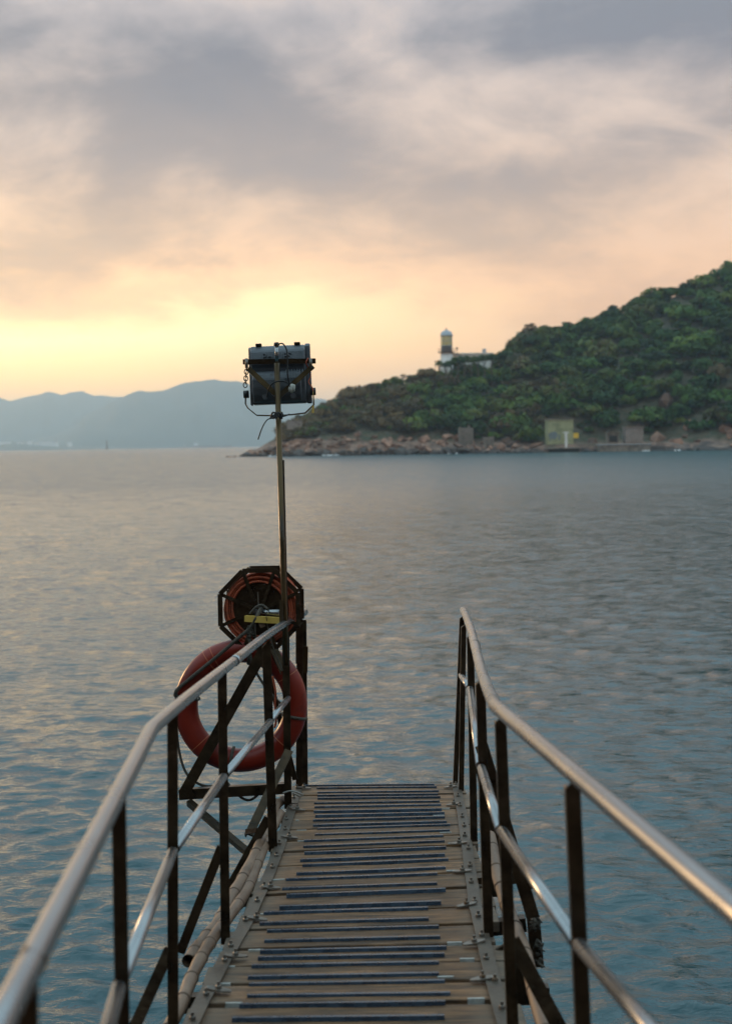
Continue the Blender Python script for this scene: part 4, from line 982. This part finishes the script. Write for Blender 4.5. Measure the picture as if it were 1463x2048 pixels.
m_.add(pts + [p + FWD * .02 for p in pts], [(5, 4, 3, 2, 1, 0), (6, 7, 8, 9, 10, 11)] + [(i, (i + 1) % 6, (i + 1) % 6 + 6, i + 6) for i in range(6)]); m_.build('gusset_plate', M['steel'], gw)
for a, b in (((430, 1783, 7.0), (548, 1778, 7.0)), ((343, 1908, 5.46), (470, 1902, 5.46))):
    pass

# ================================================================== unseen bank added behind the eye to hold back sky light
bx = np.linspace(-170, 170, 60); bt = np.linspace(0, 1, 26); vb = []
for x in bx:
    for t in bt:
        y_ = -2.2 - t * 75 + (x * x) * .0012; h_ = -2.5 + 5.2 * min(t / .03, 1) + 52 * t ** .8
        nz = noise.fractal(Vector((x * .05, y_ * .05, 9.1)), 1, 2, 5); h_ += nz * 3.0 * min(1, t * 12)
        vb.append((x, y_ + nz * 1.5 * min(1, abs(x) * .2), h_ if t > 0 else -3))
bank = link('sky_block_bank', np_mesh('sky_block_bank', np.array(vb), grid_faces(60, 26), M['land'], False), (0, 0, 0)); bank['kind'] = 'structure'
bank['label'] = 'unseen rocky bank added behind the gangway to block sky light'

# ================================================================== bamboo poles lashed along the sides
def bamboo(pts, r, label, open_end=False, nodes=9):
    q = [P(*p) for p in pts]; c = curve(q, 8); n = len(c)
    o = thing('bamboo_pole', q[-1], label, 'pole', None)
    rs = [r * (1 + .05 * math.sin(i * .9)) for i in range(n)]
    m_ = MB(); m_.tube(c, rs, 14, cap=not open_end)
    if open_end: m_.tube(c, [x * .8 for x in rs], 14, cap=False); 
    m_.build('culm', M['bamboo'], o)
    for k in range(nodes):
        f = (k + .6) / nodes * (n - 2); i = int(f); t = f - i; p = c[i].lerp(c[i + 1], t); d = (c[i + 1] - c[i]).normalized()
        m_ = MB(); m_.tube([p - d * .008, p - d * .003, p + d * .003, p + d * .008], [r * 1.02, r * 1.13, r * 1.13, r * 1.02], 14); m_.build('node', M['node'], o)
    return o
bz = lambda y_, dz=0.0: ypx_to_Z(y_) + dz
bamboo([(560, 1626, bz(1626)), (522, 1709, bz(1705)), (501, 1767, bz(1758)), (473, 1813, bz(1808)), (432, 1868, bz(1866)), (410, 1902, bz(1898)), (386, 1949, bz(1940)), (364, 2003, bz(1992)), (325, 2085, bz(2078)), (280, 2200, bz(2180))], .0235,
       'inner brown bamboo pole along the left edge of the gangway, running out of frame', nodes=11)
bamboo([(553, 1606, bz(1614)), (523, 1682, bz(1684)), (490, 1748, bz(1744)), (468, 1786, bz(1780)), (438, 1843, bz(1834)), (405, 1884, bz(1876)), (377, 1922, bz(1912))], .026,
       'outer brown bamboo pole with an open cut end, left of the gangway', True, 7)
bamboo([(979, 1672, 6.7), (994, 1748, 6.2), (1014, 1815, 5.75), (1047, 1905, 5.15), (1087, 2048, 4.45), (1130, 2200, 3.9)], .027, 'pale brown bamboo pole along the right side of the gangway below the railing', nodes=9)
o = MB(); o.tube(curve([P(566, 1600, 8.1), P(553, 1612, 7.95), P(548, 1632, 7.75), P(551, 1650, 7.6)], 6), .024, 12)
tag(o.build('bent_hose', M['node']), 'short dark bent hose at the foot of the lamp pole', 'hose')
# lashings
for a, b, l_ in (((540, 1690, 7.05), (500, 1752, 6.6), 'upper'),):
    pass

# ================================================================== lamp post and floodlight
lp = thing('lamp_post', P(572, 1310, 7.93), 'slim bronze-coloured pole carrying the floodlight above the left railing', 'lamp post')
m_ = MB(); m_.tube([P(572, 1330, 7.94), P(569, 1236, 7.94), P(553.5, 726, 7.94)], .0158, 16); m_.build('pole', M['pole'], lp)
m_ = MB(); m_.tube([P(553.5, 724, 7.94), P(553, 690, 7.94)], .0105, 12); m_.build('upper_tube', M['galv'], lp)
m_ = MB(); m_.tube([P(553, 691, 7.94), P(552.5, 685, 7.94)], [.017, .013], 10); m_.build('cap', M['rubber'], lp)
m_ = MB(); m_.bar(P(563, 1262, 7.90), P(562, 1200, 7.90), .022, .02, FWD); m_.build('clamp_bar', M['pole'], lp)
m_ = MB(); m_.bar(P(566, 920, 7.955), P(574, 1240, 7.955), .012, .018, FWD); m_.build('conduit', M['steel'], lp)
m_ = MB(); m_.bar(P(486, 724, 8.0), P(631, 722, 8.0), .03, .028); m_.build('cross_bar', M['steel'], lp)
m_ = MB(); m_.angle(P(496, 736, 7.99), P(551, 788, 7.97), .028, .005, RGT, FWD); m_.build('brace', M['pole'], lp)
m_ = MB(); m_.angle(P(626, 732, 7.99), P(558, 792, 7.97), .028, .005, RGT, FWD); m_.build('brace', M['pole'], lp)
for x in (493, 621): m_ = MB(); m_.tube([P(x, 717, 7.97), P(x, 736, 7.97)], .009, 8); m_.build('bolt', M['bolt'], lp)

def frame(px, py, Z, roll):
    c = P(px, py, Z); a = rad(roll)
    x = RGT * math.cos(a) + UPV * math.sin(a); y = UPV * math.cos(a) - RGT * math.sin(a)
    return lambda u, v, w=0.0: c + x * u + y * v + FWD * w
S8 = 8.1 / FPX                                # metres per pixel at the lamp
F = frame(559, 748, 8.1, 2.4)
fl = thing('floodlight', F(0, -.2), 'grey cast floodlight seen from behind, raised lettering on its back, on the tall pole', 'floodlight')
def extr(prof, x0, x1, name, mt, bev=.006):
    """side profile (w depth, v height) swept across from x0 to x1"""
    n = len(prof); m_ = MB(); m_.add([F(x0, v, w) for w, v in prof] + [F(x1, v, w) for w, v in prof],
        [tuple(range(n)), tuple(range(2 * n - 1, n - 1, -1))] + [(i, i + n, (i + 1) % n + n, (i + 1) % n) for i in range(n)])
    return m_.build(name, M[mt], fl, bevel=bev)
hw = 62 * S8
housing = extr([(.11, -.165), (.11, .165), (.085, .172), (.03, .165), (.0, .135), (-.012, .06), (.012, .045), (.03, .0), (.03, -.165)], -hw + .012, hw - .028, 'housing', 'lamp', .008)
extr([(.10, -.168), (.10, .176), (.075, .178), (.055, .165), (.05, -.168)], hw - .03, hw, 'end_cap', 'lamp', .006)
extr([(.10, -.168), (.10, .165), (.075, .168), (.055, .155), (.05, -.168)], -hw, -hw + .014, 'end_cap', 'lamp', .004)
ball = extr([(.05, .012), (.01, .02), (-.03, .005), (-.052, -.03), (-.055, -.08), (-.04, -.125), (.0, -.155), (.05, -.16)], -hw + .022, hw - .055, 'gear_box', 'lamp', .006)
for k in range(7):
    x = .035 + k * .0155
    m_ = MB(); pr = [(.0, .024), (-.036, .008), (-.059, -.03), (-.057, -.034), (-.03, -.002), (.0, .010)]
    m_.add([F(x, v, w) for w, v in pr] + [F(x + .007, v, w) for w, v in pr], [tuple(range(6)), tuple(range(11, 5, -1))] + [(i, i + 6, (i + 1) % 6 + 6, (i + 1) % 6) for i in range(6)])
    m_.build('cooling_fin', M['lamp'], ball)
for x in (-.115, .105):
    m_ = MB(); m_.hexa([F(x - .017, .166, .02), F(x + .017, .166, .02), F(x + .017, .166, .06), F(x - .017, .166, .06)], [F(x - .017, .181, .02), F(x + .017, .181, .02), F(x + .017, .181, .06), F(x - .017, .181, .06)]); m_.build('clip', M['steel'], fl, bevel=.002)
for x, y_ in ((-.085, -.13), (.075, -.13)):
    m_ = MB(); m_.tube([F(x, y_, -.03), F(x, y_, -.052)], .016, 14); m_.build('screw', M['lamp'], fl)
m_ = MB(); m_.hexa([F(-hw + .02, -.15, .111), F(hw - .03, -.15, .111), F(hw - .03, .15, .111), F(-hw + .02, .15, .111)], [F(-hw + .02, -.15, .116), F(hw - .03, -.15, .116), F(hw - .03, .15, .116), F(-hw + .02, .15, .116)]); m_.build('front_glass', M['glass'], fl)
yk = [F(-.200, -.105, .03), F(-.203, -.16, .03), F(-.190, -.185, .03), F(-.142, -.228, .03), F(-.03, -.235, .03), F(.06, -.232, .03), F(.135, -.226, .03), F(.187, -.18, .03), F(.185, -.09, .03)]
m_ = MB()
for a, b in zip(yk[:-1], yk[1:]): m_.bar(a, b, .006, .034, FWD) if False else m_.bar(a, b + (b - a).normalized() * .002, .034, .006, (b - a).cross(FWD))
m_.build('yoke', M['pole'], fl)
for x in (-.198, .184): m_ = MB(); m_.tube([F(x - .014, -.105, .03), F(x + .016, -.105, .03)], .022, 14); m_.build('knob', M['rubber'], fl)
# raised lettering on the back of the housing
tcv = bpy.data.curves.new('lettering', 'FONT'); tcv.body = 'PHILIPS'; tcv.size = .053; tcv.extrude = .009; tcv.align_x = 'CENTER'; tcv.align_y = 'CENTER'; tcv.space_character = 1.0; tcv.bevel_depth = .0008
to = bpy.data.objects.new('tmp', tcv); COL.objects.link(to)
tme = bpy.data.meshes.new_from_object(to.evaluated_get(bpy.context.evaluated_depsgraph_get())); COL.objects.unlink(to); bpy.data.objects.remove(to)
tme.materials.clear(); tme.materials.append(M['lamp'])
tX = (F(1, 0) - F(0, 0)).normalized(); nb = Vector((0, 0, 0)) ; A_, B_ = F(0, .06, -.012), F(0, .135, .0); tY = (B_ - A_).normalized(); tN = tX.cross(tY).normalized()
tc_ = F(-.012, .0985, -.0065)
tme.transform(Matrix(((tX.x, tY.x, tN.x, 0), (tX.y, tY.y, tN.y, 0), (tX.z, tY.z, tN.z, 0), (0, 0, 0, 1))))
link('lettering', tme, tc_ + tN * .001, housing)
# cables, ties
def cord(name, pts, r, mt, label, cat='cable', k=8, parent=None):
    m_ = MB(); m_.tube(curve([P(*p) for p in pts], k), r, 8); o = m_.build(name, M[mt], parent)
    if parent is None: tag(o, label, cat)
    return o
cord('power_cable', [(555, 694, 7.92), (558, 688, 7.9), (566, 688, 7.9), (573, 700, 7.9), (575, 722, 7.9), (575, 748, 7.9), (578, 770, 7.92), (574, 765, 7.95), (563, 762, 7.9), (548, 765, 7.9), (538, 776, 7.92), (534, 794, 7.98)], .0042, 'rubber', 'black power cable looping from the pole top behind the floodlight')
tie = thing('wire_tie', P(553, 832, 7.93), 'black wire wound round the pole below the floodlight with a loose tail', 'wire')
m_ = MB(); pts = []
for k in range(90):
    a = k * .42; pts.append(P(554 + 11 * math.cos(a) + random.uniform(-3, 3), 831 + random.uniform(-7, 7), 7.93 + .034 * math.sin(a)))
m_.tube(pts, .0035, 6); m_.build('coil', M['rubber'], tie)
cord('tail', [(545, 836, 7.91), (534, 840, 7.88), (524, 856, 7.86), (516, 879, 7.85)], .0035, 'rubber', '', parent=tie)
cord('tail', [(560, 834, 7.91), (570, 832, 7.88), (579, 828, 7.87)], .0035, 'rubber', '', parent=tie)
m_ = MB(); bpz = P(583, 775, 7.93)
for k in range(9):
    d = Vector((random.uniform(-1, 1), random.uniform(-.3, .3), random.uniform(-1, 1))) * .022
    m_.tube([bpz + Vector((0, 0, .02)), bpz + d * .6, bpz + d + Vector((0, 0, -.012))], [.004, .013, .003], 6)
tag(m_.build('plastic_scrap', M['bag']), 'pale scrap of plastic knotted on the right brace behind the floodlight', 'scrap')
ch = thing('safety_chain', P(492, 770, 8.0), 'short dark chain hanging from the left end of the lamp cross bar', 'chain')
for k in range(6):
    c = P(493 - k * .5, 737 + k * 6.6, 8.0); m_ = MB(); ax = RGT if k % 2 else FWD
    m_.tube([c + ax * (.011 * math.cos(a)) + UPV * (.015 * math.sin(a)) for a in [2 * math.pi * j / 12 for j in range(13)]], .003, 6); m_.build('chain_link', M['steel'], ch)
cord('red_cord', [(616, 716, 7.97), (612, 726, 7.96), (617, 738, 8.0), (621, 752, 8.02), (617, 764, 8.0), (624, 775, 7.98), (626, 782, 7.97)], .0035, 'rope_o', 'thin red cord tied at the right end of the lamp cross bar', 'cord')
m_ = MB(); m_.bar(P(626, 812, 8.0), P(625.5, 826, 8.0), .012, .012, FWD); m_.tube([P(626, 782, 7.97), P(626, 812, 8.0)], .0015, 5); tag(m_.build('hanging_tag', M['yellow']), 'tiny yellow tag hanging at the right of the floodlight', 'tag')

# ================================================================== rope reel
rc = (518, 1219, 8.12); RF = frame(*rc, 1.0)
rl = thing('rope_reel', RF(0, 0, .1), 'octagonal dark steel reel wound with orange rope, behind the left handrail end', 'reel')
RR = .229
def octo(w0, sc, off, nm):
    vsn = [(RR * sc / math.cos(math.pi / 8) * math.cos(math.pi / 8 + k * math.pi / 4) + off[0], RR * sc / math.cos(math.pi / 8) * math.sin(math.pi / 8 + k * math.pi / 4) + off[1]) for k in range(8)]
    m_ = MB()
    for k in range(8):
        a, b = vsn[k], vsn[(k + 1) % 8]; m_.angle(RF(*a, w0), RF(*b, w0), .026, .005, (RF(a[0] + b[0], a[1] + b[1], 0) - RF(2 * off[0], 2 * off[1], 0)).normalized(), FWD, 1)
    m_.build('rim', M['steel'], rl)
    for k in range(8):
        m_ = MB(); m_.bar(RF(off[0], off[1], w0 + .004), RF(*vsn[k], w0 + .004), .018, .006, FWD) if False else m_.bar(RF(off[0] + .02 * math.cos(k), off[1], w0 + .006), RF(*vsn[k], w0 + .006), .02, .007, FWD)
        m_.build('spoke', M['steel'], rl)
octo(0.0, .97, (0, 0), 'front'); octo(.20, .93, (.022, .016), 'back')
m_ = MB(); m_.tube([RF(0, 0, -.015), RF(.022, .016, .22)], .028, 16); m_.build('hub', M['steel'], rl)
m_ = MB(); dr = []
for k in range(25):
    a = 2 * math.pi * k / 24; dr.append((.150 * math.cos(a), .150 * math.sin(a)))
m_.add([RF(x, y_, .03) for x, y_ in dr[:24]] + [RF(x + .02, y_ + .014, .195) for x, y_ in dr[:24]], [(i, (i + 1) % 24, (i + 1) % 24 + 24, i + 24) for i in range(24)] + [tuple(range(24)), tuple(range(47, 23, -1))], False); m_.build('drum', M['steel'], rl)
m_ = MB(); r_ = random.Random(3)
for layer in range(4):
    for turn in range(11):
        R0 = .160 + layer * .0128 + r_.uniform(-.004, .004); w0 = .018 + turn * .0165 + (layer % 2) * .008; f = w0 / .2
        ph = r_.uniform(0, 6.28); pts = []
        for k in range(29):
            a = 2 * math.pi * k / 28; rr_ = R0 + .003 * math.sin(2 * a + ph); pts.append(RF(rr_ * math.cos(a) + .022 * f, rr_ * math.sin(a) + .015 * f, w0 + .003 * math.sin(a + ph)))
        m_.tube(pts, .0078, 6, cap=False)
m_.build('wound_rope', M['rope_o'], rl)
m_ = MB(); m_.tube([P(510, 1224, 8.08), P(561, 1226, 7.97)], .018, 14); m_.build('axle_tube', M['galv'], rl)
m_ = MB(); m_.bar(P(491, 1237, 8.03), P(562, 1241, 7.95), .03, .034); m_.build('crank_bar', M['yellow'], rl)
m_ = MB(); m_.bar(P(517, 1234, 8.0), P(526, 1254, 8.0), .028, .012, FWD); m_.build('crank_plate', M['bamboo'], rl)
m_ = MB(); m_.bar(P(515.5, 1184, 8.1), P(517, 1216, 8.1), .006, .006, FWD); m_.build('pointer', M['bolt'], rl)
m_ = MB(); m_.tube([P(536 + 3.5 * math.cos(a), 1233 + 12 * math.sin(a), 7.98 + .02 * math.cos(a)) for a in [2 * math.pi * j / 16 for j in range(17)]], .0022, 6); m_.build('wire_loop', M['rope_d'], rl)
m_ = MB(); m_.angle(P(520, 1240, 8.22), P(568, 1340, 8.05), .045, .006, RGT, FWD); m_.build('stand_leg', M['steel'], rl)

# ================================================================== lifebuoy and its bracket
bc = (482, 1411, 8.17); BF = frame(*bc, 0)
lbuoy = thing('lifebuoy', BF(0, -.37), 'orange red lifebuoy hung outside the left railing below the rope reel', 'lifebuoy')
S81 = 8.17 / FPX; RM, rt_ = 109 * S81, 23.5 * S81
yaw = rad(6)
def tor(a, b, extra=0.0):
    rr_ = RM + (rt_ + extra) * math.cos(b); w = (rt_ + extra) * .92 * math.sin(b)
    u, v = rr_ * math.cos(a), rr_ * math.sin(a) * 1.005
    return BF(u * math.cos(yaw), v, w + u * math.sin(yaw))
m_ = MB(); na, nb_ = 64, 24
m_.add([tor(2 * math.pi * i / na, 2 * math.pi * j / nb_) for i in range(na) for j in range(nb_)],
       [(i * nb_ + j, ((i + 1) % na) * nb_ + j, ((i + 1) % na) * nb_ + (j + 1) % nb_, i * nb_ + (j + 1) % nb_) for i in range(na) for j in range(nb_)], True)
body = m_.build('ring', M['ring'], lbuoy)
for a in (rad(118), rad(125), rad(32), rad(222), rad(318)):
    m_ = MB(); m_.tube([tor(a, 2 * math.pi * j / 24, .0005) for j in range(25)], .0014, 5, cap=False); m_.build('seam', M['seam'], body)
for a in (rad(170), rad(-12), rad(80), rad(-100)):
    m_ = MB(); m_.tube([tor(a, 2 * math.pi * j / 20, .003) for j in range(21)], .009, 8, cap=False); m_.build('rope_lashing', M['rope_d'], lbuoy)
m_ = MB(); p = tor(rad(168), math.pi * 1.2, .006); m_.tube([p + RGT * (.008 * math.cos(a)) + UPV * (.011 * math.sin(a)) for a in [2 * math.pi * j / 14 for j in range(15)]], .003, 6); m_.build('eyelet', M['white'], lbuoy)
def gl(name, pts, r=.0075, mt='rope_d'):
    return cord(name, pts, r, mt, '', parent=lbuoy, k=8)
gl('grab_line', [(353, 1388, 8.1), (352, 1440, 8.1), (358, 1500, 8.12), (372, 1545, 8.12), (398, 1568, 8.1), (425, 1572, 8.1), (448, 1560, 8.1), (470, 1585, 8.1), (500, 1600, 8.1), (535, 1570, 8.12)])
gl('grab_line', [(498, 1298, 8.06), (508, 1335, 8.06), (528, 1370, 8.06), (552, 1398, 8.06), (575, 1420, 8.08)])
gl('grab_line', [(545, 1352, 8.05), (551, 1385, 8.04), (550, 1410, 8.05), (552, 1440, 8.06), (549, 1455, 8.07)], .006, 'rope_o')
hang = thing('hanging_rope', P(497, 1262, 8.05), 'frayed dark rope slung from the reel hub down to the left side of the lifebuoy', 'rope')
for nm, pts, r in (('strand', [(524, 1212, 8.06), (514, 1232, 8.0), (500, 1256, 8.02), (478, 1275, 8.03), (440, 1308, 8.05), (395, 1345, 8.06), (356, 1378, 8.07), (351, 1392, 8.09)], .011),
                   ('strand', [(502, 1252, 8.02), (498, 1270, 8.03), (501, 1288, 8.03), (497, 1306, 8.05)], .012), ('strand', [(511, 1240, 8.0), (510, 1262, 8.02), (512, 1282, 8.04)], .006),
                   ('strand', [(532, 1240, 7.99), (538, 1262, 7.99), (548, 1300, 7.98), (566, 1342, 7.97)], .0035), ('strand', [(499, 1228, 8.03), (512, 1214, 8.03), (524, 1210, 8.04), (536, 1218, 8.0)], .006)):
    cord(nm, pts, r, 'rope_d', '', parent=hang)
m_ = MB()
for k in range(10): c = P(501 + random.uniform(-6, 6), 1262 + random.uniform(-9, 9), 8.02); m_.tube([c, c + Vector((random.uniform(-.02, .02), 0, random.uniform(-.02, .02))), c + Vector((random.uniform(-.03, .03), .01, random.uniform(-.03, .01)))], [.010, .008, .003], 7)
m_.build('knot', M['rope_d'], hang)
br = thing('lifebuoy_bracket', P(470, 1590, 8.03), 'triangular dark angle-iron bracket holding the lifebuoy outside the railing', 'bracket')
strut((530, 1296, 8.05), (366, 1590, 8.02), .062, br, name='diagonal_bar'); strut((358, 1590, 8.03), (582, 1577, 8.03), .058, br, name='base_bar')
strut((578, 1500, 7.9), (497, 1670, 7.6), .048, br, name='diagonal_bar'); strut((494, 1668, 7.6), (545, 1664, 7.45), .026, br, name='foot_bar')
strut((378, 1600, 8.03), (500, 1704, 7.6), .034, br, name='lower_brace')
strut((525, 1300, 8.2), (590, 1560, 8.25), .03, br, name='back_bar')
# frayed scraps caught on the right strut
for cx_, cy_, n, w, h, lab in ((1070, 1852, 14, 11, 9, 'ragged dark tuft of rope on the strut right of the gangway, upper of two'), (1078, 1905, 12, 6, 20, 'ragged dark scrap of rope hanging down the strut right of the gangway, lower of two')):
    m_ = MB()
    for k in range(n):
        c = P(cx_ + random.uniform(-w, w) * .7, cy_ + random.uniform(-h, h), 5.36); m_.tube([c, c + Vector((random.uniform(-.018, .018), 0, random.uniform(-.02, .02))), c + Vector((random.uniform(-.025, .03), .01, random.uniform(-.035, .02)))], [.008, .007, .002], 5)
    tag(m_.build('frayed_rope', M['rope_d']), lab, 'rope')
# cord knotted at the foot of the lamp post
cord('white_cord', [(566, 1586, 7.95), (580, 1582, 7.93), (592, 1584, 7.95), (606, 1590, 8.05), (598, 1592, 8.02), (584, 1585, 7.96)], .0045, 'white', 'pale cord knotted round the lamp pole foot at the deck edge', 'cord')

# ================================================================== haze over the water
hb = MB(); boxat(hb, Vector((0, 5400, -60)), 26000, 11800, 440)
hm = bpy.data.materials.new('sea_haze'); hm.use_nodes = True; t = hm.node_tree; n = t.nodes
for q in list(n): n.remove(q)
om = n.new('ShaderNodeOutputMaterial'); pv = n.new('ShaderNodeVolumePrincipled')
pv.inputs['Color'].default_value = (.62, .82, 1.0, 1); pv.inputs['Density'].default_value = 1.35e-4; pv.inputs['Anisotropy'].default_value = .55
t.links.new(pv.outputs[0], om.inputs['Volume'])
ho = hb.build('haze', hm); ho['kind'] = 'stuff'; ho['label'] = 'pale sea haze veiling the far hills'; ho['category'] = 'haze'
